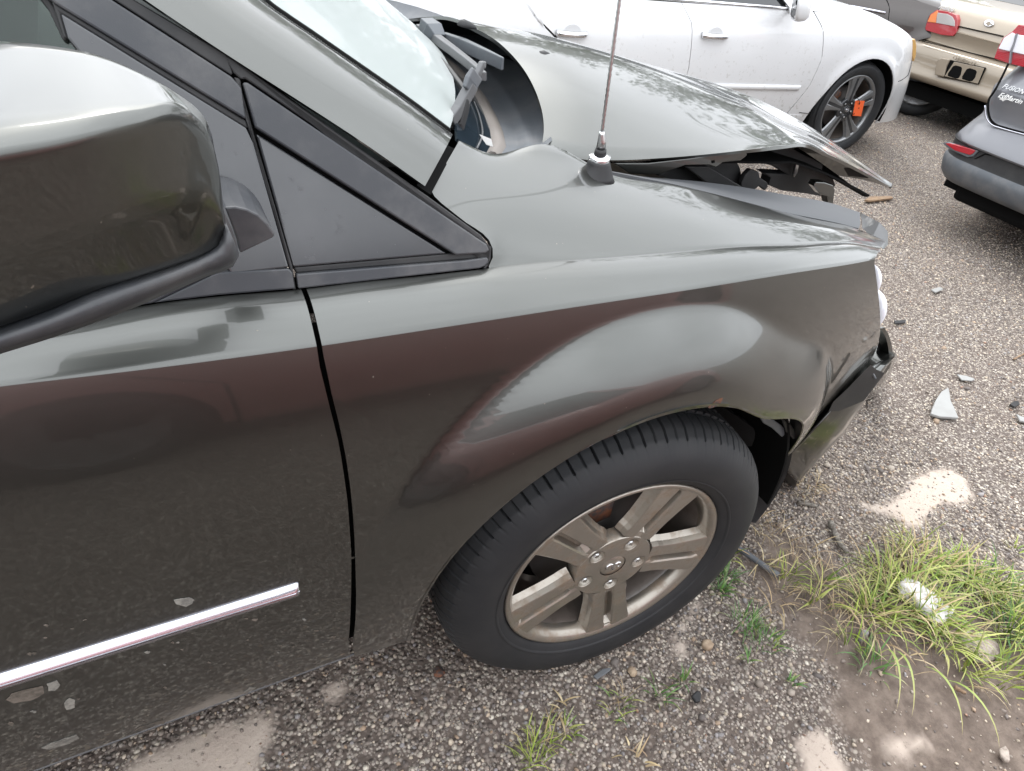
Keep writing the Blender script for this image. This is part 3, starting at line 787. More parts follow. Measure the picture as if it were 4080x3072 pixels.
dome('lamp_lens', 1871, 606, .202, .012, .036, .040, M_lens, hl_)
lip = spl([onY(x, y, .20) for x, y in [(1908, 706), (1917, 722), (1924, 748), (1925, 770), (1920, 790), (1910, 806)]], 14)
sheet('bumper_lip', [[p, p+np.array([-.012, .0, .002]), p+np.array([-.016, .02, .0])] for p in lip], (1, -1, .3), M_paint, van, .004)
inner_l = [onY(x, y, .22) for x, y in [(1903, 712), (1912, 735), (1915, 765), (1905, 800), (1880, 800), (1890, 770), (1898, 740)]]
plate('bumper_inner_face', inner_l, -ray(1900, 760), .01, M_black, van)
slot = [onY(x, y, .085) for x, y in [(1881, 788), (1868, 800), (1830, 840), (1800, 868), (1790, 889), (1812, 888), (1866, 866), (1905, 815), (1911, 806), (1893, 798)]]
plate('bumper_bracket', slot, -ray(1850, 850), .02, M_black, van)
tube('torn_clip', [onY(1882, 800, .09), onY(1888, 812, .085), onY(1891, 818, .08)], .003, M_cowl, van, 6)
# bumper cover corner
bo = [(1909, 808), (1866, 856), (1842, 904), (1805, 950), (1778, 975), (1745, 1013), (1700, 1070), (1668, 1100), (1630, 1135)]
bi = [(1866, 866), (1792, 889), (1768, 915), (1750, 932), (1732, 955), (1712, 975), (1710, 1000), (1690, 1050), (1650, 1105)]
rows = []
for (a, b), (c, d) in zip(bo, bi):
    I = onF(c, d, lambda x, z: side0(x, z)-.012); O = onY(a, b, I[1]+.045)
    rows.append([I+(O-I)*s+np.array([.5, -.8, 0])*.03*math.sin(math.pi*s) for s in np.linspace(0, 1, 8)]+[O+np.array([.0, .1, -.01])])
rows = np.array([spl([r[k] for r in rows], 30) for k in range(9)]).transpose(1, 0, 2)
sheet('bumper', rows, (1, -1, 0), M_paint, van, .004)
tube('bumper_edge', [r[0] for r in rows[6:]], .004, M_paint, van, 6)
# front face of the bumper to the far corner
rows = []
for s in np.linspace(0, 1, 14):
    y = .24+(1.72-.24)*s; x = .62+.30*math.sin(math.pi*s)**.6
    rows.append([(x-.02, y, .66), (x+.03, y, .60), (x+.04, y, .45), (x, y, .26), (x-.05, y, .22)])
sheet('bumper_face', rows, (1, 0, 0), M_paint, van, .006)
# wheel well
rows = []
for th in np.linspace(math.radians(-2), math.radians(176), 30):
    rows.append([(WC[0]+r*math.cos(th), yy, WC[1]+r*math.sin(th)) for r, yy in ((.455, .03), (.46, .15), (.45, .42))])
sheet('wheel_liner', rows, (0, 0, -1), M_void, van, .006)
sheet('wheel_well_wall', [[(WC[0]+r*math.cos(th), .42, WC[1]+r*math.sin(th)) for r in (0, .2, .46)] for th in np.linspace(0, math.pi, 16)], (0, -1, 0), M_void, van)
eb('liner_scrap', [(1640, 898), (1660, 900), (1690, 920), (1700, 935), (1690, 945), (1668, 925), (1650, 915)], .04, .006, M_cowl)
eb('liner_scrap', [(1690, 905), (1710, 918), (1722, 940), (1715, 950), (1700, 935)], .03, .006, M_black)
ll = spl([onY(x, y, .06) for x, y in [(1722, 945), (1712, 975), (1706, 1005), (1690, 1045), (1660, 1095), (1632, 1130)]], 12)
sheet('liner_front', [[p, p+np.array([-.05, .06, -.02]), p+np.array([-.08, .2, -.02])] for p in ll], (-1, -1, 0), M_black, van, .006)
rl = [(-.45, .06, .40), (-.45, .3, .40), (-.455, .3, .62), (-.455, .06, .62)]
plate('liner_rear', rl, (1, 0, 0), .02, M_black, van)
# ---- wing mirror
cols = [  # top silhouette, border, lower edge, (yi, yo, yb)
    ((-250, 80), (-250, 345), (-250, 800), (-.040, -.215, -.190)),
    ((-120, 72), (-120, 325), (-120, 762), (-.045, -.215, -.185)),
    ((0, 66), (0, 300), (0, 722), (-.055, -.205, -.175)),
    ((110, 78), (110, 283), (100, 686), (-.062, -.195, -.165)),
    ((210, 101), (210, 262), (200, 643), (-.072, -.183, -.158)),
    ((300, 143), (300, 244), (300, 608), (-.085, -.166, -.145)),
    ((374, 190), (378, 228), (380, 578), (-.098, -.145, -.132)),
    ((436, 240), (444, 280), (440, 550), (-.105, -.125, -.12)),
    ((466, 330), (472, 360), (466, 533), (-.108, -.116, -.114)),
    ((478, 410), (481, 430), (476, 515), (-.108, -.112, -.110))]
def chaikin(P_, it=3, w0=.2):
    P_ = np.asarray(P_, float)
    for _ in range(it):
        Q = np.roll(P_, -1, 0); P_ = np.stack([(1-w0)*P_+w0*Q, w0*P_+(1-w0)*Q], 1).reshape(-1, 3)
    return P_
rings = []
for t, b, l_, (yi, yo, yb) in cols:
    A = onY(*t, yi); B = onY(*b, yo); C = onY(*l_, yb); D = C.copy(); D[1] = yi+.004; D[0] = A[0]
    E_ = .5*(B+C)+np.array([0, -.010, 0]) if yo < -.13 else .5*(B+C)+np.array([.001, -.006, 0])
    rings.append(chaikin([A, B, E_, C, D], 3, .10))
rings = np.array(rings); nn = rings.shape[1]
RG = np.array([spl(rings[:, k], 30) for k in range(nn)]).transpose(1, 0, 2)
mir = loft('wing_mirror', RG, M_paint, door)
plate('mirror_glass', [tuple(p+np.array([-.003, 0, 0])+(RG[0].mean(0)-p)*.06) for p in RG[0][::2]], (-1, 0, 0), .004, M_chrome, mir)
bt = [(-250, 790), (-120, 756), (0, 719), (100, 683), (200, 640), (300, 606), (400, 571), (450, 546), (476, 522), (483, 480)]
bb = [(-250, 845), (-120, 800), (0, 757), (100, 726), (200, 691), (280, 661), (365, 625), (440, 592), (510, 560), (516, 545)]
rings = []
for i, ((a, b), (c, d)) in enumerate(zip(bt, bb)):
    yo = float(np.interp(a, [-250, 0, 200, 400, 480], [-.198, -.182, -.165, -.130, -.112]))
    A = onY(a, b, yo+.004); B = onY(a*.72+c*.28, b*.72+d*.28, yo-.007); C = onY(c, d, yo+.004); D = onY(c, d+8, yo+.05); E_ = A+np.array([0, .06, .0])
    rings.append([A, B, .5*(B+C)+np.array([0, -.003, 0]), C, D, E_])
rings = np.array(rings); RB = np.array([spl(rings[:, k], 24) for k in range(6)]).transpose(1, 0, 2)
loft('mirror_base', RB, M_trim, mir)
plate('mirror_arm', [onY(x, y, -.045) for x, y in ((430, 560), (474, 470), (482, 449), (492, 468), (503, 493), (512, 520), (517, 548), (470, 574), (420, 600))], (0, -1, 0), .06, M_trim, mir, .008)
plate('mirror_foot', [onY(x, y, .02) for x, y in ((484, 448), (508, 446), (534, 452), (558, 464), (578, 483), (594, 506), (592, 513), (519, 548), (513, 520), (504, 493), (493, 468))], (0, -1, 0), .07, M_trim, mir, .007)

# ---- chips, scrapes and dried mud on the flank
M_chip = rusty('scraped primer', (.17, .165, .15), (.30, .29, .26))
M_mud = rusty('dried mud', (.10, .088, .072), (.18, .155, .13))
def mark(pxs, m, parent, fun=side0, off=.0007, name='paint_chip'):
    P_ = []
    for (a, b), (c, d) in zip(pxs, pxs[1:]+pxs[:1]):
        for t in (0, .5):
            x, y = a+(c-a)*t+random.uniform(-1.5, 1.5), b+(d-b)*t+random.uniform(-1.2, 1.2)
            P_.append(onF(x, y, lambda X, Z: fun(X, Z)-off))
    return plate(name, P_, (0, -1, 0), .0005, m, parent)
mark([(376, 1297), (395, 1293), (410, 1291), (421, 1296), (415, 1303), (401, 1312), (382, 1306)], M_chip, door)
mark([(14, 1512), (24, 1500), (58, 1489), (92, 1482), (96, 1498), (66, 1514), (30, 1519)], M_mud, door, name='mud_scab')
mark([(102, 1477), (122, 1470), (130, 1480), (118, 1492), (104, 1492)], M_chip, door)
mark([(90, 1616), (112, 1606), (140, 1596), (166, 1587), (171, 1594), (150, 1606), (108, 1620)], M_chip, door)
mark([(138, 1520), (150, 1508), (162, 1512), (160, 1528), (144, 1534)], M_chip, door)
mark([(175, 1650), (220, 1626), (270, 1592), (300, 1572), (352, 1556), (356, 1568), (330, 1582), (300, 1596), (262, 1618), (215, 1645)], M_mud, door, name='mud_scab')
mark([(528, 1494), (540, 1485), (552, 1484), (548, 1490), (534, 1500)], M_chip, door)
mark([(1532, 876), (1544, 866), (1562, 860), (1556, 870), (1544, 879), (1530, 882)], M_rust, van, side, name='rust_spot')
for _ in range(46):
    x, y = random.uniform(20, 730), random.uniform(1330, 1640)
    if y > 1655-.36*x or 1440-.35*x < y < 1500-.35*x: continue
    r_ = random.uniform(2.5, 8); mark([(x-r_, y), (x, y-r_*.5), (x+r_, y-r_*.3), (x+r_*.4, y+r_*.5)], M_mud if random.random() < .7 else M_chip, door, name='mud_fleck')
for _ in range(12):
    x, y = random.uniform(780, 900), random.uniform(1230, 1390)
    r_ = random.uniform(2, 5); mark([(x-r_, y), (x, y-r_*.5), (x+r_, y-r_*.3), (x+r_*.4, y+r_*.5)], M_mud, van, name='mud_fleck')

# ------------------------------------------------------------------ wheels
def make_wheel(parent, c, steer, R=.358, rim=.2334, wid=.215, ang0=63.5, style='van', hubd=.010):
    """c = centre of the outer rim face; local -Y points outward"""
    M0 = Matrix.Translation(Vector(c)) @ Matrix.Rotation(-steer, 4, 'Z')
    k = R/.358
    van_ = style == 'van'
    rimp = [(rim-.012, .006), (rim-.003, -.001), (rim+.002, .0), (rim+.003, .006), (rim-.002, .016), (rim-.008, .03), (rim-.020, .034), (rim-.024, .030), (rim-.016, .014)]
    wh = lathe('wheel', rimp[::-1], M_alloy if van_ else M_alloy_dk, M0, parent, 72, closed=True)
    # tyre with cut shoulder blocks
    tp = [(rim-.004, .022), (rim+.004, .004), (rim+.012, -.004), (rim+.03*k, -.012), (rim+.055*k, -.016), (rim+.080*k, -.012), (R-.030, -.001), (R-.020, .007), (R-.016, .012), (R-.0155, .0135), (R-.008, .024), (R-.0035, .036), (R-.0015, .050), (R-.001, .060), (R-.009, .062), (R-.009, .068), (R, .070), (R, .100), (R-.009, .102), (R-.009, .108), (R, .110), (R, .150), (R-.003, .170), (R-.012, .192), (R-.03, .205), (rim+.05, .222), (rim, .20)]
    nseg = 768 if van_ else 64
    def mod(i, j, r):
        if van_ and 7 <= i <= 13 and j % 8 == 0: return r-(.008 if (j//8) % 2 else .0045)*(1 if i > 7 else .4)
        if van_ and 16 <= i <= 21 and j % 8 in (3, 4): return r-.006
        return r
    # flatten where it meets the ground
    t = lathe('tyre', tp, M_tyre, M0, wh, nseg, mod=mod if van_ else None)
    if van_: e_ = t.modifiers.new('edge_split', 'EDGE_SPLIT'); e_.split_angle = math.radians(38)
    me = t.data; co = np.zeros(len(me.vertices)*3); me.vertices.foreach_get('co', co); co = co.reshape(-1, 3)
    zmin = .004; lowv = co[:, 2] < .03; co[lowv, 2] = zmin+(co[lowv, 2]-(c[2]-R))*.55 + .0*co[lowv, 2]
    co[:, 2] = np.maximum(co[:, 2], zmin); me.vertices.foreach_set('co', co.ravel()); me.update()
    if van_:
        lathe('sidewall_ring', [(rim+.020, -.0075), (rim+.022, -.0105), (rim+.0245, -.0115), (rim+.026, -.011)], M_tyre, M0, wh, 96)
    # spokes
    for q_ in range(5):
        a = math.radians(ang0+72*q_); Ms = M0 @ Matrix.Rotation(-a, 4, 'Y')
        rings = []
        if van_:
            sta = [(.078, .0405, .0), (.092, .0385, .15), (.104, .0375, 1), (.125, .0385, 1), (.150, .0415, 1), (.175, .0450, 1), (.196, .0485, 1), (.205, .0500, .2), (.214, .0520, 0)]
        else:
            sta = [(.030, .024, .0), (.060, .0245, .0), (.085, .026, 1), (.120, .031, 1), (.160, .040, 1), (.190, .050, 1), (.205, .056, 1), (.214, .060, .6)]
        for r, hw, g in sta:
            f = r/.214; rr_ = r*(rim-.006)/.214
            f2 = max(0., (r-.078)/.136)
            d0 = (hubd*(1-f2)**.9+.0007+.0025*f2) if van_ else hubd*(1-f)**.8+.003+.0012*math.sin(math.pi*f)
            gw = .0085 if van_ else .008*(.5+f); gd = (.016 if van_ else .007)*g; hw *= rim/.2334*(1.10 if van_ and r > .085 else 1)
            back = .036-.008*f
            sec = [(-hw-.009, back), (-hw-.002, d0+.012), (-hw+.0015, d0+.0012), (-hw+.004, d0), (-gw-.003, d0), (-gw, d0+.0012+gd*.1), (-gw+.003, d0+.0014+gd), (0, d0+.0014+gd), (gw-.003, d0+.0014+gd), (gw, d0+.0012+gd*.1), (gw+.003, d0), (hw-.004, d0), (hw-.0015, d0+.0012), (hw+.002, d0+.012), (hw+.009, back)]
            rings.append([Ms @ Vector((rr_, d, tt)) for tt, d in sec])
        o = loft('spoke', [[tuple(v) for v in r] for r in rings], M_alloy if van_ else M_alloy_dk, wh, smooth=False)
        if not van_:
            gl = [Ms @ Vector(v) for v in ((.05, hubd+.0012, -.007), (.212*rim/.2334, .0075, -.014), (.212*rim/.2334, .0075, .014), (.05, hubd+.0012, .007))]
            plate('spoke_groove', [tuple(v) for v in gl], tuple(M0.to_3x3() @ Vector((0, -1, 0))), .002, M_alloy_bk, o)
    if van_:       # hub face with five open lug wells
        bm = bmesh.new(); loops = [(.0, .0, .0845, 48), (.0, .0, .029, 32)]+[(.0635*math.cos(math.radians(ang0+72*q_)), .0635*math.sin(math.radians(ang0+72*q_)), .0168, 20) for q_ in range(5)]
        es = []
        for cx, cy, rr_, n_ in loops:
            vv = [bm.verts.new(M0 @ Vector((cx+rr_*math.cos(2*math.pi*q/n_), hubd+.0006, cy+rr_*math.sin(2*math.pi*q/n_)))) for q in range(n_)]
            es += [bm.edges.new((vv[q], vv[(q+1) % n_])) for q in range(n_)]
        bmesh.ops.triangle_fill(bm, use_beauty=True, edges=es)
        kill = [f for f in bm.faces if any(((M0.inverted() @ f.calc_center_median()).xz-Vector((cx, cy))).length < rr_*.93 for cx, cy, rr_, _ in loops[1:])]
        bmesh.ops.delete(bm, geom=kill, context='FACES')
        for f in bm.faces:
            if f.normal.dot(M0.to_3x3() @ Vector((0, -1, 0))) < 0: f.normal_flip()
        me = bpy.data.meshes.new('hub'); bm.to_mesh(me); bm.free(); me.materials.append(M_alloy); link(bpy.data.objects.new('hub', me), wh)
        lathe('hub_edge', [(.0845, hubd+.0006), (.0865, hubd+.003), (.087, hubd+.03)], M_alloy, M0, wh, 48)
    else:
        lathe('hub', [(.0, hubd+.006), (.032, hubd+.006), (.034, hubd+.002), (.060, hubd+.0008), (.076, hubd+.0008), (.082, hubd+.004), (.084, hubd+.03)], M_alloy_bk, M0, wh, 48)
    lathe('centre_cap', [(.0, hubd-.001), (.020, hubd-.0005), (.027, hubd+.001), (.0295, hubd+.004), (.030, hubd+.009)], M_alloy if van_ else M_alloy_bk, M0, wh, 32)
    for q_ in range(5):
        a = math.radians(ang0+72*q_+(0 if van_ else 36)); lr = .0635 if van_ else .052
        Ml = M0 @ Matrix.Translation((lr*math.cos(a), hubd+.0004, lr*math.sin(a)))
        lathe('lug_well', [(.0172, -.0004), (.0164, -.0006), (.0156, .0012), (.0142, .016), (.0, .017)] if van_ else [(.010, -.001), (.009, .001)], M_alloy if van_ else M_alloy_bk, Ml, wh, 20)
        lathe('lug_nut', [(.0, .0015), (.0050, .002), (.0068, .004), (.0078, .006), (.0090, .012), (.0105, .016)] if van_ else [(.0, -.006), (.005, -.005), (.0075, .0), (.0075, .004)], M_steel, Ml, wh, 6 if van_ else 8, smooth=False)
    lathe('barrel', [(rim-.022, .030), (rim-.030, .05), (rim-.036, .12), (rim-.034, .2), (rim-.02, .21)], M_alloy_in, M0, wh, 48)
    lathe('brake_disc', [(.0, .075), (.07, .075), (.075, .085), (.148, .085), (.150, .09), (.150, .105), (.0, .11)], M_disc if van_ else M_disc, M0, wh, 48)
    ca = math.radians(118 if van_ else 150); rings = []
    for t_ in np.linspace(-.42, .42, 9):
        rings.append([tuple(M0 @ Vector((r*math.cos(ca+t_), d, r*math.sin(ca+t_)))) for r, d in ((.100, .055), (.165, .052), (.172, .075), (.168, .125), (.100, .125))])
    loft('brake_caliper', rings, M_rust, wh)
    lathe('backing_plate', [(.02, .14), (.19, .14)], M_void, M0, wh, 32)
    return wh, M0
vw, MV = make_wheel(van, (0, 0, .349), .0814)
# ram badge on the centre cap: two curled horns and a muzzle
hd = .010
def badge(pts): return [tuple(MV @ Vector((a, hd-.0014, b))) for a, b in pts]
for sx in (-1, 1):
    pth = [(sx*.003, .008), (sx*.010, .0105), (sx*.0155, .006), (sx*.0150, -.001), (sx*.0105, -.0035)]
    tube('cap_emblem', spl(badge(pth), 12), [.0028]*9+[.002, .0015, .001], M_chrome, vw, 6)
plate('cap_emblem', badge([(-.004, .008), (.004, .008), (.0045, -.001), (.0022, -.011), (-.0022, -.011), (-.0045, -.001)]), tuple(MV.to_3x3() @ Vector((0, -1, 0))), .002, M_chrome, vw)
vx = MV @ Vector((-.190, .020, -.055)); vy = MV @ Vector((-.168, .012, -.060))
tube('valve_stem', [tuple(vx), tuple(vy)], [.0045, .005], M_rubber, vw, 8)
for (cx, cy, st_) in ((-3.08, .0, 0), (0, 1.96, .0814), (-3.08, 1.96, 0)):
    Mx = Matrix.Translation((cx, cy, .349)) @ (Matrix.Rotation(math.pi, 4, 'Z') if cy > 1 else Matrix())
    w2 = lathe('wheel', [(.02, .02), (.16, .02), (.225, .005), (.233, .0), (.236, .01), (.2, .05), (.2, .2)], M_alloy_in, Mx, van, 40)
    lathe('tyre', [(.225, .01), (.25, -.008), (.29, -.014), (.335, .0), (.345, .02), (.345, .2), (.33, .21), (.23, .21)], M_tyre, Mx, w2, 56)

# ================================================================== OTHER CARS
def sedan(root, T, pm, near_detail=False, L=4.75, both=True):
    """T(u, v, z): u forward from the front wheel, v inward from the near side, z up"""
    W = 1.84; ac = (0., .335); ar_ = .362; ur = -2.75
    t3 = lambda *a: np.array(T(*a), float)
    outn = t3(0, -1, 0)-t3(0, 0, 0)
    def zt(u): return float(np.interp(u, [-3.9, -3.2, -2.1, -.9, -.7, -.36, .035, .275, .34, .5, .75, .95], [.90, .93, .925, .935, .945, .935, .888, .838, .825, .79, .735, .70]))
    def vs(u, z):
        us = u-(.83-z)*.45*(1 if u > 0 else 0)
        b = hermite([.15, .3, .5, .62, .72, .80, .88, .95], [.06, .025, -.012, -.018, -.016, -.006, .022, .058], [z])[0]
        r = math.hypot(u-ac[0], z-ac[1]); fl_ = -.018*math.exp(-((r-ar_)/.05)**2) if r > ar_-.02 else 0
        rr = max(0., -3.45-u)
        return b + .85*max(0., us-.05)**2.4 + fl_ + .9*rr*rr
    def panel(name, us_fun, zb_fun, n, parent=root, m=pm, zmax=None):
        rows = []
        for i in range(n):
            row = []
            for s in np.r_[np.linspace(0, .85, 14), .9, .94, .97, 1]:
                u0 = us_fun(i/(n-1), .6); zb = zb_fun(u0); z = zb+(zt(u0)-zb)*s
                u = us_fun(i/(n-1), z); row.append(t3(u, vs(u, z), z))
            rows.append(row)
        return sheet(name, rows, outn, m, parent, .006)
    sa = lambda z: float(np.interp(z, [.25, .31, .51, .67, .85, .94], [-.585, -.58, -.50, -.485, -.545, -.64]))
    sb = lambda z: float(np.interp(z, [.25, .59, .83, .93], [-1.56, -1.565, -1.61, -1.69]))
    sc_ = lambda z: float(np.interp(z, [.25, .6, .8, .93], [-2.30, -2.33, -2.62, -2.75]))
    zbf = lambda u: .235 if abs(u) >= ar_ else ac[1]+math.sqrt(max(ar_**2-u*u, 0))
    zbr = lambda u: .235 if abs(u-ur) >= ar_ else ac[1]+math.sqrt(max(ar_**2-(u-ur)**2, 0))
    g = .0022
    fr = [sa(.6)+g, -.43, -.385, -.364]+[-ar_*math.cos(a) for a in np.linspace(.02, math.pi-.02, 22)]+[.364, .385]+list(np.linspace(.42, .99, 14))
    fr = np.array(fr); ff = lambda t, z: (lambda u: u+(sa(z)-sa(.6))*max(0, min(1, (-.30-u)/.2)))(float(np.interp(t*(len(fr)-1), np.arange(len(fr)), fr)))
    fen = panel('front_wing', ff, zbf, len(fr))
    fd = panel('front_door', lambda t, z: sb(z)+g+(sa(z)-sb(z)-2*g)*t, lambda u: .30, 16)
    rdo = panel('rear_door', lambda t, z: sc_(z)+g+(sb(z)-sc_(z)-2*g)*t, lambda u: .30, 14)
    rq = [-4.0, -3.8, -3.6, -3.4, -3.2, ur-.385, ur-.364]+[ur-ar_*math.cos(a) for a in np.linspace(.02, math.pi-.02, 18)]+[ur+.364, ur+.40, -2.345]
    rq = np.array(rq); rf_ = lambda t, z: (lambda u: u+(sc_(z)-sc_(.6))*max(0, min(1, (u+2.6)/.25)))(float(np.interp(t*(len(rq)-1), np.arange(len(rq)), rq)))
    panel('rear_wing', rf_, zbr, len(rq))
    sheet('sill', [[t3(u, .02, .30), t3(u, .03, .24), t3(u, .06, .20), t3(u, .4, .19)] for u in np.linspace(-2.3, -.39, 5)], outn, pm, root, .006)
    # shut-line backing
    sheet('door_jamb', [[t3(u, vs(u, z)+.025, z) for z in (.3, .5, .7, .85, .91)] for u in np.linspace(-2.85, -.42, 20)], outn, M_void, root, .005)
    # bonnet and boot across the car
    def across(name, us_, rise, sel, m):
        rows = []
        for u in us_:
            z0 = zt(u); v0 = vs(u, z0); row = []
            for v, dz in ((0, 0), (.02, .018), (.05, .034), (.12, .052), (.30, .066)):
                row.append((v, dz))
            c = W/2-v0
            vals = [(v0+min(v, c), z0+dz*rise(u)) for v, dz in row if v < c]+[(W/2, z0+.085*rise(u))]
            while len(vals) < 6: vals.append(vals[-1])
            full = vals+[(W-a, b) for a, b in vals[::-1]]
            rows.append([t3(u, a, b) for a, b in full])
        return sheet(name, rows, (0, 0, 1), m, root, .006)
    across('bonnet', np.r_[np.linspace(-.86, .5, 22), .6, .7, .78, .85, .9, .94, .975], lambda u: float(np.interp(u, [-.9, .3, .7, .98], [1, 1, .8, .3])), 0, pm)
    across('boot_lid', np.linspace(-4.0, -3.35, 6), lambda u: 1, 0, pm)
    # glasshouse
    gz = lambda k: np.interp(k, [0, 1], [.945, 1.40]); gv = lambda k: .075+.26*k
    rows = []
    for k in np.linspace(0, 1, 6):
        ua, ub = -.80-.62*k, -3.25+.75*k
        rows.append([t3(ub+(ua-ub)*s, gv(k)-.02*math.sin(math.pi*s), gz(k)) for s in np.linspace(0, 1, 24)])
    sheet('side_glass', rows, outn, M_dglass, root, .004)
    rr = []
    for s in np.linspace(0, 1, 16):
        e = 4*s*(1-s)
        rr.append([t3(-.83-.0*e+.05*e, .075+1.69*s, .955+.01*e), t3(-1.45+.05*e, .33+1.18*s, 1.41+.03*e)])
    sheet('windscreen', rr, (0, 0, 1), M_dglass, root, .004)
    sheet('roof', [[t3(u, .30+1.24*s, 1.405+.05*4*s*(1-s)+.02*math.sin(math.pi*min(1, max(0, (u+2.6)/1.2)))) for s in np.linspace(0, 1, 10)] for u in np.linspace(-2.55, -1.42, 8)], (0, 0, 1), pm, root, .006)
    sheet('rear_glass', [[t3(-3.28+.1*4*s*(1-s)*-1, .1+1.64*s, .96), t3(-2.5, .33+1.18*s, 1.41)] for s in np.linspace(0, 1, 8)], (0, 0, 1), M_dglass, root, .004)
    for (a, b, c, d) in (((-.74, .05, .945), (-1.42, .315, 1.42), (-1.50, .315, 1.42), (-.84, .05, .945)), ((-1.63, .055, .945), (-1.76, .315, 1.41), (-1.84, .315, 1.41), (-1.72, .055, .945)), ((-2.7, .055, .945), (-2.35, .315, 1.41), (-2.6, .315, 1.41), (-3.2, .055, .945))):
        plate('window_pillar', [t3(*p) for p in (a, b, c, d)], outn, .015, pm if a[0] != -1.63 else M_black, root)
    # other flank, simple
    sheet('far_flank', [[t3(u, W-vs(u, z), z) for z in np.linspace(.25, .93, 7)] for u in np.linspace(-4.0, -.45, 12)], -outn, pm, root, .006)
    sheet('far_wing', [[t3(u, W-vs(u, z), zt(u)*s+.66*(1-s)) for s, z in ((0, .66), (.5, .8), (1, zt(u)))] for u in np.linspace(-.45, .98, 10)], -outn, pm, root, .006)
    sheet('tail_panel', [[t3(-4.0, v, z) for v in np.linspace(.35, 1.5, 5)] for z in (.3, .6, .93)], t3(-1, 0, 0)-t3(0, 0, 0), pm, root, .006)
    wl = []
    for th in np.linspace(math.radians(-12), math.radians(192), 24):
        wl.append([t3(ac[0]+r*math.cos(th), v, ac[1]+r*math.sin(th)) for r, v in ((ar_+.012, .0), (ar_+.01, .15), (ar_, .4))])
    sheet('wheel_liner', wl, (0, 0, -1), M_void, root, .005)
    sheet('wheel_well_wall', [[t3(r*math.cos(th), .4, .335+r*math.sin(th)) for r in (0, ar_+.01)] for th in np.linspace(-.2, math.pi+.2, 14)], outn, M_void, root)
    wl = []
    for th in np.linspace(math.radians(-12), math.radians(192), 16):
        wl.append([t3(ur+r*math.cos(th), v, ac[1]+r*math.sin(th)) for r, v in ((ar_+.012, .0), (ar_, .4))])
    sheet('wheel_liner', wl, (0, 0, -1), M_void, root, .005)
    box_ = [[t3(u, v, .19) for v in (.1, 1.7)] for u in (-3.9, -.4)]
    sheet('underbody', box_, (0, 0, -1), M_void, root, .02)
    return vs, zt, t3, outn, fen, fd, rdo

# ---------------------------------------------------------------- white sedan
WS = .0523; WO = np.array([3.961, 2.785, 0.])
WAx = np.array([math.cos(WS), -math.sin(WS), 0]); WVx = np.array([math.sin(WS), math.cos(WS), 0])
white = thing('sedan', 'white four door sedan parked beyond the grey minivan bonnet', 'car', tuple(WO))
TW = lambda u, v, z: WO+WAx*u+WVx*v+np.array([0, 0, z])
vs_, zt_, t3w, wout, wfen, wfd, wrd = sedan(white, TW, M_white)
onW = lambda px, py, v: onPl(px, py, WO+WVx*v, WVx)
def wuz(px, py, v):
    p = onW(px, py, v)-WO; return float(p@WAx), float(p[2])
make_wheel(white, tuple(TW(0, .012, .335)), WS, R=.336, rim=.240, wid=.21, ang0=23, style='white', hubd=.014)
Mx = Matrix.Translation(Vector(TW(-2.75, .02, .335))) @ Matrix.Rotation(-WS, 4, 'Z')
w2 = lathe('wheel', [(.02, .02), (.16, .02), (.225, .005), (.240, .0), (.236, .01), (.2, .05), (.2, .2)], M_alloy_dk, Mx, white, 40)
lathe('tyre', [(.235, .01), (.25, -.008), (.29, -.014), (.32, .0), (.335, .02), (.335, .2), (.32, .21), (.23, .21)], M_tyre, Mx, w2, 48)
# mouldings and handles
for d, ua, ub in ((wfd, -1.55, -.575), (wrd, -2.32, -1.60)):
    rg = []
    for u, s in ((ua, 1), (ub-.02, 1), (ub, .4)):
        v = vs_(u, .49); rg.append([TW(u+(.012 if (u == ub and zz < .48) else 0)*-1, v+dv, zz) for dv, zz in ((.001, .472), (-.010*s, .475), (-.013*s, .49), (-.010*s, .505), (.001, .508))])
    loft('side_moulding', rg, M_white, d)
for d, (px, py) in ((wfd, (1545, 77)), (wrd, (1235, 72))):
    u, z = wuz(px, py, -.02); v = vs_(u, z)
    cup = [[TW(u+.005+.055*r*math.cos(a), v-.0015+.022*(1-r*r)*0-.001, z+.002+.043*r*math.sin(a)) for r in (1,)][0] for a in np.linspace(0, 2*math.pi, 22, endpoint=False)]
    plate('handle_recess', cup, wout, .004, M_white, d)
    P_ = [TW(u+du, v+dv, z-.002) for du, dv in ((-.098, -.004), (-.088, -.022), (-.05, -.034), (.05, -.034), (.085, -.024), (.098, -.004))]
    rg = []
    for p in spl(P_, 14):
        rg.append([p+np.array([0, 0, .016*math.cos(a)])+WVx*.011*math.sin(a) for a in np.linspace(0, 2*math.pi, 8, endpoint=False)])
    loft('handle', rg, M_chrome, d)
# bright waist strip under the windows
wsP = [TW(u, .055, .942) for u in np.linspace(-3.1, -.80, 16)]
tube('waist_strip', wsP, .011, M_chrome, white, 8)
# door mirror
mo = [TW(u, v, z) for u, v, z in ((-.985, -.13, 1.06), (-.98, -.15, .985), (-.955, -.14, .925), (-.915, -.11, .895), (-.895, -.03, .91), (-.895, .0, 1.06))]
back = [np.asarray(p)+WAx*.0 for p in mo]
cen = np.mean(back, 0)
rg = [[cen+(p-cen)*s+WAx*a+np.array([0, 0, b]) for p in back] for s, a, b in ((.86, -.012, 0), (1.0, -.008, 0), (1.04, .02, 0), (.95, .07, 0), (.7, .105, 0), (.3, .12, 0))]
wm = loft('wing_mirror', [chaikin(r, 2) for r in rg], M_white, white)
plate('mirror_glass', [cen+(p-cen)*.84-WAx*.0135 for p in chaikin(back, 2)], -WAx, .003, M_dglass, wm)
tube('mirror_stalk', [TW(-.88, -.03, .93), TW(-.84, .05, .945)], .018, M_white, wm, 8)
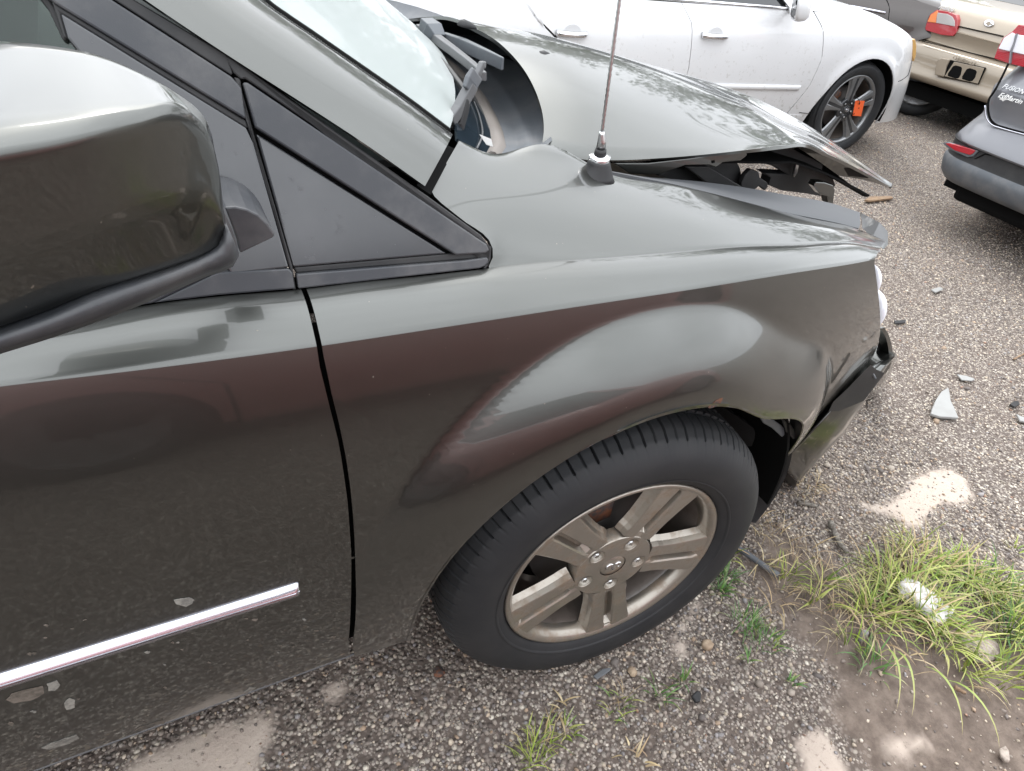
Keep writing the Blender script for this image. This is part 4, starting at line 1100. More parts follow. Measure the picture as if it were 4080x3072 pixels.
# amber corner lamp and bumper joint
am = [onW(x, y, .075) for x, y in ((1971.5, 86), (1977, 84), (1980, 98), (1979, 118), (1975, 133), (1972, 122))]
plate('corner_lamp', am, -WVx+WAx*.6, .03, M_amber, white, .003)
bj = [TW(u, vs_(u, z)-.0012, z) for u, z in ((.375, .545), (.43, .552), (.48, .565), (.53, .575), (.545, .60), (.545, .70))]
tube('bumper_joint', bj, .0022, M_void, wfen, 5)
bj = [TW(u, vs_(u, z)-.0012, z) for u, z in ((-.47, .318), (-.37, .312))]
tube('sill_joint', bj, .002, M_void, wfen, 5)
# oval emblem with slanted letter on the wheel hub
hx = lambda a, b, d=-.001: TW(a, .012+.014+d-.003, .335+b)
Mh = Matrix.Translation(Vector(TW(0, .021, .335)))
th_ = np.linspace(0, 2*math.pi, 21)
tube('hub_emblem', [hx(.020*math.cos(a), .0125*math.sin(a)) for a in th_], .0016, M_chrome, white, 5)
for a in ([(-.011, -.009), (-.004, .009)], [(.004, -.009), (.011, .009)], [(-.007, -.001), (.008, .002)]):
    tube('hub_emblem', [hx(*p) for p in a], .0022, M_chrome, white, 5)
# orange card on a cable tie
tagp = [onW(x, y, -.02) for x, y in ((1848, 217), (1868, 218), (1860, 251), (1842, 250))]
card = thing('inventory_tag', 'bright orange card tied to a front wheel spoke of the white sedan', 'tag', tuple(np.mean(tagp, 0)))
plate('card', tagp, -WVx, .0015, M_orange, card)
tube('cable_tie', [onW(1856, 226, -.024), onW(1857, 219, -.028), onW(1853, 213, -.022), onW(1850, 208, -.0)], .0022, M_black, card, 5)
for x, y, s in ((1857, 223, .006), (1855.5, 233.5, .005), (1845, 246, .005)):
    p = onW(x, y, -.0222); plate('card_mark', [p+WAx*a*s+np.array([0, 0, b*s]) for a, b in ((-1, -1), (1, -.6), (.7, 1), (-.8, .8))], -WVx, .0006, M_ink, card)

# ---------------------------------------------------------------- bodies seen from behind
def wrap(name, prof, yc, hw, rc, m, parent, fwd=1.2, th=.006, half=None):
    """bend an (x, z, width) profile round the tail of a car that faces +X"""
    path = [(fwd, 1.), (fwd*.5, 1.)]+[(rc*(1-math.sin(a)), 1-(rc*.8/hw)*(1-math.cos(a))) for a in np.linspace(0, math.pi/2, 9)]+[(-.012*(1-t*t), t) for t in ((1-rc*.8/hw)*.8, .5, .25)]
    full = [(dx, t) for dx, t in path]+[(-.015, 0.)]+[(dx, -t) for dx, t in path[::-1]]
    rows = [[(x+dx, yc+hw*w_*t, z) for x, z, w_ in prof] for dx, t in full]
    return sheet(name, rows, (-1, 0, .2), m, parent, th)
# tan sedan
TX = 5.90; TY = 3.17
tan = thing('sedan', 'tan sedan seen from behind past the nose of the white sedan', 'car', (TX+.9, TY, 0))
wrap('bumper', [(TX+.02, .33, .97), (TX-.06, .345, .99), (TX-.085, .375, 1), (TX-.09, .40, 1), (TX-.07, .425, 1), (TX-.075, .52, 1), (TX-.07, .605, 1), (TX-.055, .625, 1), (TX-.03, .632, 1), (TX+.03, .645, .985), (TX+.06, .648, .98)], TY, .86, .30, M_tan, tan, .8)
wrap('tail_panel', [(TX+.055, .646, .985), (TX+.035, .655, .985), (TX+.040, .70, .985), (TX+.02, .765, .985), (TX+.015, .772, .985), (TX+.03, .778, .985), (TX+.05, .85, .975), (TX+.07, .90, .965), (TX+.10, .945, .95), (TX+.16, .975, .93), (TX+.35, .995, .90), (TX+.75, 1.02, .88)], TY, .85, .30, M_tan, tan, 2.4)
sheet('rear_glass', [[(TX+.72, TY+y, 1.02), (TX+1.4, TY+y*.8, 1.40)] for y in np.linspace(-.7, .7, 6)], (-1, 0, 1), M_dglass, tan, .005)
sheet('roof', [[(TX+x, TY+y, 1.42-.03*(y/.6)**2) for y in np.linspace(-.6, .6, 7)] for x in (1.35, 2., 2.9)], (0, 0, 1), M_tan, tan, .01)
sheet('side_glass', [[(TX+x0, TY+.72, 1.0), (TX+x1, TY+.58, 1.40)] for x0, x1 in ((.8, 1.4), (2, 2), (3.4, 2.9))], (0, 1, 0), M_dglass, tan, .005)
sheet('side_glass', [[(TX+x0, TY-.72, 1.0), (TX+x1, TY-.58, 1.40)] for x0, x1 in ((.8, 1.4), (2, 2), (3.4, 2.9))], (0, -1, 0), M_dglass, tan, .005)
wrap('body_shell', [(TX+1.0, .25, .97), (TX+1.0, .6, 1.), (TX+1.0, .9, .98), (TX+1., 1.0, .86)], TY, .855, .2, M_tan, tan, 2.8)
sheet('bonnet', [[(TX+x, TY+y, z-.04*(y/.8)**2) for y in np.linspace(-.8, .8, 7)] for x, z in ((3.3, 1.0), (4.2, .92), (4.6, .8))], (0, 0, 1), M_tan, tan, .01)
box('underbody', (TX+1.9, TY, .24), (3.7, 1.55, .12), M_void, tan)
for yy in (TY-.80, TY+.50):
    Mx = Matrix.Translation((TX+1.1, yy, .30)); w2 = lathe('wheel', [(.02, .02), (.18, .01), (.19, .0), (.17, .05), (.17, .17)], M_black, Mx, tan, 24)  # wheels coloured black to stand in for the shadow under the tail
    lathe('tyre', [(.185, .01), (.22, -.005), (.28, .0), (.30, .02), (.30, .16), (.28, .18), (.18, .18)], M_tyre, Mx, w2, 32)
    Mx = Matrix.Translation((TX+3.6, yy, .30)); w2 = lathe('wheel', [(.02, .02), (.18, .01), (.19, .0), (.17, .05), (.17, .17)], M_black, Mx, tan, 24)
    lathe('tyre', [(.185, .01), (.22, -.005), (.28, .0), (.30, .02), (.30, .16), (.28, .18), (.18, .18)], M_tyre, Mx, w2, 32)
tx = lambda px, py, d=0.: onX(px, py, TX+d)
def tplate(name, pxs, d, th, m, parent=tan, bev=.003): return plate(name, [tx(a, b, d) for a, b in pxs], (-1, 0, 0), th, m, parent, bev)
lo_ = [(2024, 21), (2009, 31), (2002, 48), (1998, 62), (2001, 66), (2032, 75), (2058, 78), (2065, 71), (2068, 56), (2068, 42), (2064, 32), (2047, 25)]
tl = tplate('tail_light', lo_, -.002, .12, M_redlamp)
tplate('lamp_lens', [(2024, 22.5), (2010, 32), (2003, 47), (2021, 49.5), (2022.5, 38), (2026, 25)], -.008, .02, M_orlamp, tl)
tplate('lamp_lens', [(2025, 27), (2023, 38), (2022, 49.5), (2062, 57), (2062, 45), (2057, 36), (2046, 30)], -.007, .02, M_clearlamp, tl)
tplate('boot_crease', [(2070, 55.5), (2166, 77), (2166, 79), (2070, 57.5)], .012, .02, M_void)
rgc = [tx(2135+11*math.cos(a), 50.5+8*math.sin(a), .03) for a in np.linspace(0, 2*math.pi, 20, endpoint=False)]
bd = plate('boot_badge', rgc, (-1, 0, 0), .02, M_chrome, tan, .006)
plate('badge_cross', [tx(x, y, .024) for x, y in ((2129, 49), (2133, 48), (2134, 46), (2138, 47), (2138, 50), (2142, 52), (2141, 54), (2136, 54), (2135, 56), (2131, 55), (2131, 52), (2128, 51))], (-1, 0, 0), .004, M_tan, bd)
a0 = tx(2032, 18, .09); ey = np.array([.25, 0, 1.])
text('model_script', 'malibu', .056, .004, M_steel, frame(a0+np.array([-.035, 0, .0]), (0, -1, 0), ey) , tan, .35)
a0 = tx(2057, 127, -.108)
text('bumper_lettering', 'CHEVROLET', .040, .004, M_tan, frame(a0+np.array([-.001, 0, .0]), (0, -1, -.02), (0, 0, 1)), tan)
tplate('plate_recess_side', [(2027, 127), (2034, 124), (2052, 128), (2044, 144), (2038, 166), (2018, 162), (2020, 145)], -.118, .03, M_tan, bev=.008)
tplate('plate_recess', [(2051, 129), (2058, 131), (2128, 146), (2112, 182), (2036, 166), (2043, 148)], -.106, .02, M_void)
tplate('plate_panel', [(2061, 133), (2126, 147), (2112, 181), (2040, 165)], -.108, .02, M_tan)
for hole in ([(2058, 143), (2064, 141), (2076, 144), (2078, 148), (2075, 162), (2070, 169), (2064, 170), (2047, 164), (2047, 159)], [(2088, 149), (2095, 147), (2107, 151), (2110, 155), (2106, 168), (2100, 175), (2094, 176), (2078, 171), (2078, 165)]):
    tplate('plate_hole', hole, -.1105, .01, M_void)
tplate('bumper_split', [(1990, 88), (2165, 130), (2165, 131.5), (1990, 89.2)], -.1, .02, M_void, bev=0)
# slate fastback
FX, FY = 3.50, .92
ford = thing('saloon', 'slate grey saloon seen from behind at the right edge with white dealer script', 'car', (FX+1, FY, 0))
wrap('lower_valance', [(FX+.10, .27, .95), (FX+.03, .285, .97), (FX+.0, .32, .99), (FX-.015, .37, 1.), (FX-.015, .405, 1.005), (FX-.002, .42, 1.0)], FY, .91, .30, M_cowl, ford, .7)
wrap('bumper_insert', [(FX-.001, .417, 1.0), (FX+.004, .43, .998), (FX+.004, .50, .995), (FX-.008, .508, 1.0)], FY, .91, .30, M_black, ford, .6)
wrap('bumper', [(FX-.010, .505, 1.003), (FX-.018, .515, 1.004), (FX-.012, .535, 1.0), (FX+.045, .60, .985), (FX+.075, .635, .975), (FX+.080, .66, .972), (FX+.066, .72, .972), (FX+.045, .79, .972), (FX+.045, .80, .97), (FX+.075, .83, .965), (FX+.12, .885, .95), (FX+.15, .93, .935), (FX+.19, 1.0, .915), (FX+.22, 1.05, .90), (FX+.25, 1.08, .88), (FX+.40, 1.095, .84), (FX+.60, 1.10, .80)], FY, .90, .32, M_ford, ford, 1.6)
sheet('rear_glass', [[(FX+.58, FY+y, 1.095), (FX+1.4, FY+y*.8, 1.42)] for y in np.linspace(-.68, .68, 6)], (-1, 0, 1), M_dglass, ford, .005)
sheet('roof', [[(FX+x, FY+y, 1.44-.03*(y/.6)**2) for y in np.linspace(-.6, .6, 7)] for x in (1.35, 2., 2.9)], (0, 0, 1), M_ford, ford, .01)
for sg in (1, -1):
    sheet('side_glass', [[(FX+x0, FY+sg*.76, 1.02), (FX+x1, FY+sg*.6, 1.42)] for x0, x1 in ((.8, 1.4), (2, 2), (3.4, 2.9))], (0, sg, 0), M_dglass, ford, .005)
wrap('body_shell', [(FX+1.3, .25, .97), (FX+1.3, .6, 1.), (FX+1.3, .9, .98), (FX+1.3, 1.05, .86)], FY, .90, .2, M_ford, ford, 2.4)
sheet('bonnet', [[(FX+x, FY+y, z-.04*(y/.8)**2) for y in np.linspace(-.8, .8, 7)] for x, z in ((3.3, 1.02), (4.2, .94), (4.7, .8))], (0, 0, 1), M_ford, ford, .01)
box('underbody', (FX+2.0, FY, .26), (3.7, 1.6, .08), M_void, ford)
for xx in (.95, 3.75):
    for yy in (FY-.86, FY+.64):
        Mx = Matrix.Translation((FX+xx, yy, .33)); w2 = lathe('wheel', [(.02, .02), (.2, .01), (.22, .0), (.2, .05), (.2, .2)], M_alloy_dk, Mx, ford, 24)
        lathe('tyre', [(.215, .01), (.25, -.005), (.31, .0), (.33, .02), (.33, .2), (.31, .22), (.21, .22)], M_tyre, Mx, w2, 32)
box('exhaust_silencer', (FX+.25, FY+.45, .24), (.3, .5, .12), M_void, ford, None, .03)
fx = lambda px, py, d=0.: onX(px, py, FX+d)
def fplate(name, pxs, d, th, m, parent=ford, bev=.003, nrm=(-1, 0, 0)): return plate(name, [fx(a, b, d) for a, b in pxs], nrm, th, m, parent, bev)
rg = fplate('reflector_bezel', [(2035, 309), (2046, 307), (2100, 322), (2114, 326), (2102, 338), (2090, 340), (2050, 322)], -.006, .03, M_cowl)
fplate('reflector', [(2041, 310), (2052, 309), (2096, 321), (2107, 325), (2101, 332), (2094, 335), (2062, 325)], -.010, .03, M_redlamp, rg)
fplate('valance_step', [(2128, 331), (2215, 352), (2215, 354), (2128, 334), (2108, 343), (2103, 343)], -.003, .01, M_void, bev=0)
ft = [(2200, 53), (2186, 68), (2166, 82), (2154, 106), (2147, 126), (2180, 138), (2225, 148), (2240, 60)]
tl = fplate('tail_light', ft, .115, .20, M_redlamp)
fplate('lamp_lens', [(2186, 70), (2168, 82), (2156, 105), (2181, 111), (2188, 96), (2193, 74)], .105, .03, M_lens, tl)
fplate('lamp_lens', [(2196, 74), (2190, 97), (2184, 112), (2226, 121), (2230, 80)], .107, .03, M_lens, tl)
fplate('lamp_divider', [(2194, 72), (2197, 73), (2190, 97), (2184, 114), (2181, 138), (2178, 137), (2181, 112), (2187, 96)], .098, .03, M_ford, tl)
gapp = [(2178, 138), (2166, 163), (2146, 200), (2137, 213), (2134.5, 225), (2135, 242), (2140, 259), (2150, 269), (2170, 276), (2225, 291)]
gp3 = [fx(a, b, d) for (a, b), d in zip(gapp, (.11, .09, .058, .048, .044, .05, .056, .06, .062, .064))]
tube('boot_gap', spl(gp3, 40), .0065, M_void, ford, 6)
gp4 = [p+np.array([-.004, .012, -.006]) for p in spl(gp3, 40)]
tube('boot_lip', gp4[16:], .004, M_bright, ford, 6)
a0 = fx(2164, 190, .040); text('model_lettering', 'FUSION', .034, .004, M_steel, frame(a0, (0, -1, -.0), (.5, 0, 1)), ford, .2)
a0 = fx(2155, 209, .026); text('dealer_script', 'EdMartin', .036, .0015, M_label, frame(a0, (0, -1, -.0), (.35, 0, 1)), ford, .25)
wg = [fx(x, y, .030) for x, y in ((2154, 209), (2160, 211), (2178, 213), (2187, 212), (2176, 215), (2170, 216), (2166, 219), (2164, 216), (2158, 214), (2161, 213))]
plate('dealer_wing', wg, (-1, 0, .4), .002, M_label, ford)
# dark brown saloon behind the white one
dA = onZ(1767, 0, .80); dB = onZ(1915, 28, .80); dd = dB-dA; dd /= np.linalg.norm(dd); dv = np.array([-dd[1], dd[0], 0])
if dv @ (dA-CAM) < 0: dv = -dv
dO = dB+dd*.55; dO[2] = 0
brown = thing('saloon', 'dark brown saloon behind the white sedan with a bright door strip', 'car', tuple(dO))
TB = lambda u, v, z: dO+dd*u+dv*v+np.array([0, 0, z])
vb, zb_, t3b, bout, bfen, bfd, brd = sedan(brown, TB, M_dark)
tube('door_strip', [TB(u, vb(u, .80)-.006, .80) for u in np.linspace(-2.2, -.56, 10)], .013, M_bright, bfd, 8)
for uu in (0, -2.75):
    Mx = Matrix.Translation(Vector(TB(uu, .02, .335))) @ Matrix.Rotation(math.atan2(dd[1], dd[0]), 4, 'Z')
    w2 = lathe('wheel', [(.02, .02), (.16, .02), (.225, .005), (.240, .0), (.236, .01), (.2, .05), (.2, .2)], M_alloy_dk, Mx, brown, 32)
    lathe('tyre', [(.235, .01), (.25, -.008), (.29, -.014), (.32, .0), (.335, .02), (.335, .2), (.32, .21), (.23, .21)], M_tyre, Mx, w2, 40)
# red saloon parked behind the photographer, mirrored in the dark flank
red = thing('saloon', 'dark red saloon parked opposite, mirrored in the flank of the grey minivan', 'car', (1.2, -2.4, 0))
TR = lambda u, v, z: np.array([1.75+u, -1.55-v, z])
vr, zr, t3r, rout, *_ = sedan(red, TR, M_red)
for uu in (0, -2.75):
    Mx = Matrix.Translation(Vector(TR(uu, .02, .335))) @ Matrix.Rotation(math.pi, 4, 'Z')
    w2 = lathe('wheel', [(.02, .02), (.16, .02), (.225, .005), (.240, .0), (.236, .01), (.2, .05), (.2, .2)], M_alloy_dk, Mx, red, 32)
    lathe('tyre', [(.235, .01), (.25, -.008), (.29, -.014), (.32, .0), (.335, .02), (.335, .2), (.32, .21), (.23, .21)], M_tyre, Mx, w2, 40)

# ================================================================== GROUND
def vnoise(x, y, s, seed=0):
    x = np.asarray(x)*s; y = np.asarray(y)*s
    xi = np.floor(x).astype(int); yi = np.floor(y).astype(int); fx_ = x-xi; fy_ = y-yi
    h = lambda a, b: np.modf(np.abs(np.sin(a*127.1+b*311.7+seed*74.7)*43758.5453))[0]
    u = fx_*fx_*(3-2*fx_); v = fy_*fy_*(3-2*fy_)
    return (h(xi, yi)*(1-u)+h(xi+1, yi)*u)*(1-v)+(h(xi, yi+1)*(1-u)+h(xi+1, yi+1)*u)*v
def fbm(x, y, s, seed=0): return .5*vnoise(x, y, s, seed)+.3*vnoise(x, y, 2.1*s, seed+1)+.2*vnoise(x, y, 4.3*s, seed+2)
def poly(pxs): return np.array([onZ(x, y, 0)[:2] for x, y in pxs])
def sdist(x, y, P_):       # signed distance to polygon, positive inside
    x = np.asarray(x, float); y = np.asarray(y, float); d = np.full(x.shape, 1e9); ins = np.zeros(x.shape, bool)
    for a, b in zip(P_, np.roll(P_, -1, 0)):
        e = b-a; t = np.clip(((x-a[0])*e[0]+(y-a[1])*e[1])/(e@e), 0, 1)
        d = np.minimum(d, np.hypot(x-a[0]-t*e[0], y-a[1]-t*e[1]))
        c = ((a[1] > y) != (b[1] > y)) & (x < (b[0]-a[0])*(y-a[1])/(b[1]-a[1]+1e-12)+a[0]); ins ^= c
    return np.where(ins, d, -d)
MUD = poly([(1600, 1240), (1640, 1140), (1700, 1150), (1800, 1200), (1830, 1225), (1950, 1240), (2060, 1290), (2230, 1390), (2330, 1460), (2400, 1720), (1870, 1720), (1800, 1600), (1765, 1540), (1830, 1470), (1760, 1400), (1690, 1350), (1640, 1310)])
PALE = [poly(p) for p in (
    [(150, 1720), (300, 1630), (470, 1560), (560, 1520), (606, 1522), (612, 1560), (602, 1620), (560, 1680), (500, 1740)],
    [(686, 1480), (700, 1468), (730, 1466), (748, 1480), (744, 1505), (722, 1526), (695, 1520), (682, 1500)],
    [(1838, 1072), (1856, 1084), (1880, 1088), (1925, 1078), (1950, 1058), (1970, 1030), (2010, 1014), (2050, 1008), (2085, 1030), (2105, 1070), (2070, 1090), (2040, 1085), (2010, 1110), (1992, 1140), (1965, 1145), (1935, 1120), (1890, 1105), (1860, 1092)],
    [(1716, 1600), (1735, 1570), (1768, 1566), (1800, 1590), (1830, 1630), (1860, 1720), (1740, 1720), (1722, 1650)],
    [(1470, 1330), (1490, 1300), (1522, 1284), (1524, 1310), (1505, 1345), (1480, 1375), (1500, 1392), (1490, 1420), (1460, 1428), (1448, 1405), (1452, 1370)],
    [(1900, 1600), (1990, 1585), (2010, 1610), (1960, 1635), (1900, 1625)])]
def zones(x, y):
    n = (fbm(x, y, 9, 3)-.5)*.10+(fbm(x, y, 34, 9)-.5)*.05
    m = np.clip((sdist(x, y, MUD)+n*1.1+.02)/.07, 0, 1)
    p = np.zeros(np.shape(x))
    for q_ in PALE: p = np.maximum(p, np.clip((sdist(x, y, q_)+n*.38+.004)/.022, 0, 1))
    return m, p
def hgt(x, y):
    m, p = zones(x, y)
    return -.004+(fbm(x, y, 5, 1)-.5)*.010+(fbm(x, y, 22, 5)-.5)*.007+m*((fbm(x, y, 14, 8)-.5)*.024+(fbm(x, y, 55, 12)-.5)*.008)+p*.003
def axis_(lo, hi, a, b, st):
    f = np.arange(lo, hi, st)
    l_ = lo-np.cumsum(np.geomspace(st*1.3, (lo-a)*.35, 22)); r_ = hi+np.cumsum(np.geomspace(st*1.3, (b-hi)*.35, 22))
    return np.unique(np.r_[np.clip(l_, a, lo), f, np.clip(r_, hi, b)])
gx = axis_(-1.4, 2.6, -60, 90, .016); gyy = axis_(-1.1, 1.7, -60, 90, .016)
GX, GY = np.meshgrid(gx, gyy, indexing='ij')
near = (GX > -1.5) & (GX < 2.7) & (GY > -1.2) & (GY < 1.8)
GZ = np.where(near, hgt(GX, GY), -.006)
V = np.stack([GX, GY, GZ], -1).reshape(-1, 3)
me = bpy.data.meshes.new('ground'); F = np.array(gridfaces(len(gx), len(gyy), flip=False))
me.from_pydata(V.tolist(), [], F.tolist()); me.update()
if me.polygons[0].normal.z < 0: me.flip_normals()
me.polygons.foreach_set('use_smooth', [True]*len(me.polygons))
mm, pp = zones(GX.ravel(), GY.ravel())
for nm, a in (('mud', mm), ('pale', pp)):
    at = me.attributes.new(nm, 'FLOAT', 'POINT'); at.data.foreach_set('value', a.astype(np.float32))
M_ground = mat('gravelly dirt', (.15, .12, .10), .9); k = NB(M_ground)
am_ = k.n('ShaderNodeAttribute', attribute_name='mud').outputs['Fac']; ap_ = k.n('ShaderNodeAttribute', attribute_name='pale').outputs['Fac']
vo = k.n('ShaderNodeTexVoronoi'); vo.inputs['Scale'].default_value = 85; k.l(k.pos(), vo.inputs['Vector'])
vo2 = k.n('ShaderNodeTexVoronoi'); vo2.inputs['Scale'].default_value = 150; k.l(k.pos(), vo2.inputs['Vector'])
def pebble(v):
    s_ = k.n('ShaderNodeSeparateColor'); k.l(v.outputs['Color'], s_.inputs[0])
    cr = k.n('ShaderNodeValToRGB'); e = cr.color_ramp.elements
    e[0].position = 0; e[0].color = (.07, .052, .044, 1); e[1].position = 1; e[1].color = (.80, .73, .62, 1)
    for p_, c_ in ((.25, (.20, .165, .145)), (.5, (.34, .29, .25)), (.75, (.48, .43, .38)), (.9, (.64, .57, .47))):
        x_ = e.new(p_); x_.color = (*c_, 1)
    k.l(s_.outputs[0], cr.inputs[0])
    return k.mix(k.ramp(v.outputs['Distance'], .34, .66), cr.outputs[0], (.115, .09, .075))
big = k.ramp(k.noise(30, 3), .45, .55)
peb = k.mix(big, pebble(vo), pebble(vo2))
patch = k.ramp(k.noise(1.6, 5, .6), .38, .68)
dirt = k.mix(k.noise(45, 6, .65), (.125, .092, .072), (.215, .165, .132))
gravel = k.mix(k.math('MULTIPLY', patch, .55), peb, k.mix(.55, dirt, peb))
mudc = k.mix(k.ramp(k.noise(24, 6, .65), .3, .75), (.115, .086, .068), (.235, .185, .15))
palec = k.mix(k.ramp(k.noise(75, 5, .7), .28, .45), (.22, .17, .145), k.mix(k.noise(12, 4), (.44, .36, .30), (.62, .53, .45)))
c_ = k.mix(ap_, k.mix(am_, gravel, mudc), palec)
sc2 = k.n('ShaderNodeVectorMath', operation='SCALE'); sc2.inputs['Scale'].default_value = .88; k.l(c_, sc2.inputs[0])
k.set('Base Color', sc2.outputs[0])
h1 = k.math('SUBTRACT', 1.0, k.ramp(vo.outputs['Distance'], .1, .7))
h2 = k.math('ADD', k.math('MULTIPLY', h1, k.math('SUBTRACT', 1.0, k.math('MAXIMUM', am_, ap_))), k.math('MULTIPLY', k.noise(90, 6, .7), .6))
k.bump(h2, .8, .008)
me.materials.append(M_ground)
ground = bpy.data.objects.new('ground', me); COL.objects.link(ground); kind(ground, 'structure')

# ------------------------------------------------------------------ loose gravel
def proj_all(X):
    d = X-CAM; z = d@AF
    return PCX+FPX*(d@AR)/z, PCY-FPX*(d@AU)/z, z
ico = bmesh.new(); bmesh.ops.create_icosphere(ico, subdivisions=1, radius=1); ico.verts.ensure_lookup_table()
IV = np.array([v.co[:] for v in ico.verts]); IF = np.array([[v.index for v in f.verts] for f in ico.faces]); ico.free()
OV = np.array([(1, 0, 0), (-1, 0, 0), (0, 1, 0), (0, -1, 0), (0, 0, 1), (0, 0, -1)], float)
OF = np.array([(0, 2, 4), (2, 1, 4), (1, 3, 4), (3, 0, 4), (2, 0, 5), (1, 2, 5), (3, 1, 5), (0, 3, 5)])
PAL = .84*np.array([1.035, .965, .895])*np.array([(.36, .33, .30), (.45, .42, .38), (.28, .25, .23), (.55, .50, .42), (.20, .185, .18), (.66, .61, .53), (.42, .33, .25), (.31, .31, .33), (.13, .12, .12), (.52, .45, .36), (.74, .70, .63), (.34, .22, .17)])
PW = np.array([.20, .14, .18, .07, .15, .035, .07, .09, .06, .035, .01, .01]); PW = PW/PW.sum()
M_stone = mat('pebbles', (.4, .4, .4), .75); k = NB(M_stone)
ca_ = k.n('ShaderNodeAttribute', attribute_name='Col').outputs['Color']
k.set('Base Color', k.mix(k.ramp(k.noise(260, 4, .6), .35, .7, 0, .5), ca_, k.mix(.5, ca_, (.12, .095, .08))))
def gravel_obj(name, n, box_, rlo, rhi, tv, tf, seed, pw, gain=1.0):
    r = np.random.default_rng(seed)
    x = r.uniform(box_[0], box_[1], n); y = r.uniform(box_[2], box_[3], n)
    u, v, z = proj_all(np.stack([x, y, 0*x], -1))
    ok = (u > -260) & (u < 2480) & (v > -200) & (v < 1930)
    m, p = zones(x, y)
    pr = (1-.90*m)*(1-.86*p)*np.clip(.35+1.5*(fbm(x, y, 6, 21)-.25), .12, 1)
    ok &= r.random(n) < pr
    x, y, p, m = x[ok], y[ok], p[ok], m[ok]; k_ = len(x)
    rad = rlo+(rhi-rlo)*r.random(k_)**pw
    S_ = rad[:, None]*np.stack([r.uniform(.75, 1.35, k_), r.uniform(.7, 1.15, k_), r.uniform(.45, .85, k_)], -1)
    a = r.uniform(0, 6.283, k_); t1 = r.normal(0, .35, k_); t2 = r.normal(0, .35, k_)
    P_ = tv[None]*(1+r.normal(0, .16, (k_, len(tv), 1)))*S_[:, None]
    c, s = np.cos(t1)[:, None], np.sin(t1)[:, None]; P_ = np.stack([P_[..., 0], c*P_[..., 1]-s*P_[..., 2], s*P_[..., 1]+c*P_[..., 2]], -1)
    c, s = np.cos(t2)[:, None], np.sin(t2)[:, None]; P_ = np.stack([c*P_[..., 0]+s*P_[..., 2], P_[..., 1], -s*P_[..., 0]+c*P_[..., 2]], -1)
    c, s = np.cos(a)[:, None], np.sin(a)[:, None]; P_ = np.stack([c*P_[..., 0]-s*P_[..., 1], s*P_[..., 0]+c*P_[..., 1], P_[..., 2]], -1)
    hz = np.where((x > -1.4) & (x < 2.6) & (y > -1.1) & (y < 1.7), hgt(x, y), -.006)
    P_ += np.stack([x, y, hz+S_[:, 2]*r.uniform(.05, .55, k_)], -1)[:, None]
    Fc = (tf[None]+np.arange(k_)[:, None, None]*len(tv)).reshape(-1, 3)
    me = bpy.data.meshes.new(name); nv_ = k_*len(tv)
    me.vertices.add(nv_); me.vertices.foreach_set('co', P_.reshape(-1).astype(np.float32))
    me.loops.add(len(Fc)*3); me.loops.foreach_set('vertex_index', Fc.reshape(-1).astype(np.int32))
    me.polygons.add(len(Fc)); me.polygons.foreach_set('loop_start', np.arange(0, len(Fc)*3, 3, dtype=np.int32))
    me.update(calc_edges=True)
    col = PAL[r.choice(len(PAL), k_, p=PW)]*gain*r.uniform(.75, 1.2, (k_, 1))
    C4 = np.c_[np.repeat(col, len(tv), 0), np.ones(nv_)]
    at = me.color_attributes.new('Col', 'FLOAT_COLOR', 'POINT'); at.data.foreach_set('color', C4.reshape(-1).astype(np.float32))
    me.materials.append(M_stone)
    o = bpy.data.objects.new(name, me); COL.objects.link(o); kind(o, 'stuff'); print(name, k_); return o
gravel_obj('gravel', 76000, (-1.3, 1.6, -1.0, .75), 0.0015, .0062, IV, IF, 1, 2.6)
gravel_obj('gravel', 350, (-1.3, 2.4, -1.0, 1.0), .007, .013, IV, IF, 9, 1.6)
gravel_obj('gravel', 80000, (.6, 4.6, -.6, 3.2), .0022, .0065, OV, OF, 2, 2.2, 1.3)
gravel_obj('gravel', 50000, (2.5, 8.5, -.5, 6.0), .0035, .009, OV, OF, 3, 2.2, 1.4)

# ------------------------------------------------------------------ grass and dry straw
def grass_mat(name, a, b, c):
    m = mat(name, a, .55); k = NB(m)
    at = k.n('ShaderNodeAttribute', attribute_name='Col').outputs['Color']; k.set('Base Color', at)
    k.b.inputs['Subsurface Weight'].default_value = 0
    return m
M_grass = grass_mat('grass blades', (.1, .2, .03), 0, 0)
class Blades:
    def __init__(s): s.V = []; s.F = []; s.C = []
    def blade(s, p, az, L_, lean, wd, col, tip, curl=1.0, seg=5):
        d = np.array([math.cos(az), math.sin(az), 0]); sd_ = np.array([-d[1], d[0], 0]); b = len(s.V); q_ = np.array(p, float); ang = math.pi/2-lean*.35
        for i in range(seg+1):
            t = i/seg; w_ = wd*(1-t)**.7*(.55+.45*min(1, t*4))
            s.V += [q_-sd_*w_/2, q_+sd_*w_/2+np.array([0, 0, w_*.25])]; cc = np.array(col)*(1-t*t)+np.array(tip)*t*t; s.C += [cc, cc]
            if i < seg: s.F.append((b+2*i, b+2*i+1, b+2*i+3, b+2*i+2))
            ang -= lean*curl*1.5/seg
            q_ = q_+L_/seg*(d*math.cos(ang)+np.array([0, 0, 1])*math.sin(ang)); q_[2] = max(q_[2], .003)
    def build(s, name):
        o = mesh(name, s.V, s.F, M_grass); me = o.data
        at = me.color_attributes.new('Col', 'FLOAT_COLOR', 'POINT')
        at.data.foreach_set('color', np.c_[np.array(s.C), np.ones(len(s.C))].reshape(-1).astype(np.float32)); return kind(o, 'stuff')
GREENS = [(.19, .27, .035), (.25, .32, .05), (.32, .37, .08), (.14, .22, .04), (.38, .40, .12)]
DEEP = [(.07, .17, .03), (.10, .21, .045), (.09, .19, .06)]
STRAW = [(.42, .32, .17), (.33, .24, .13), (.50, .41, .25), (.26, .18, .11)]
gr = Blades(); st_ = Blades()
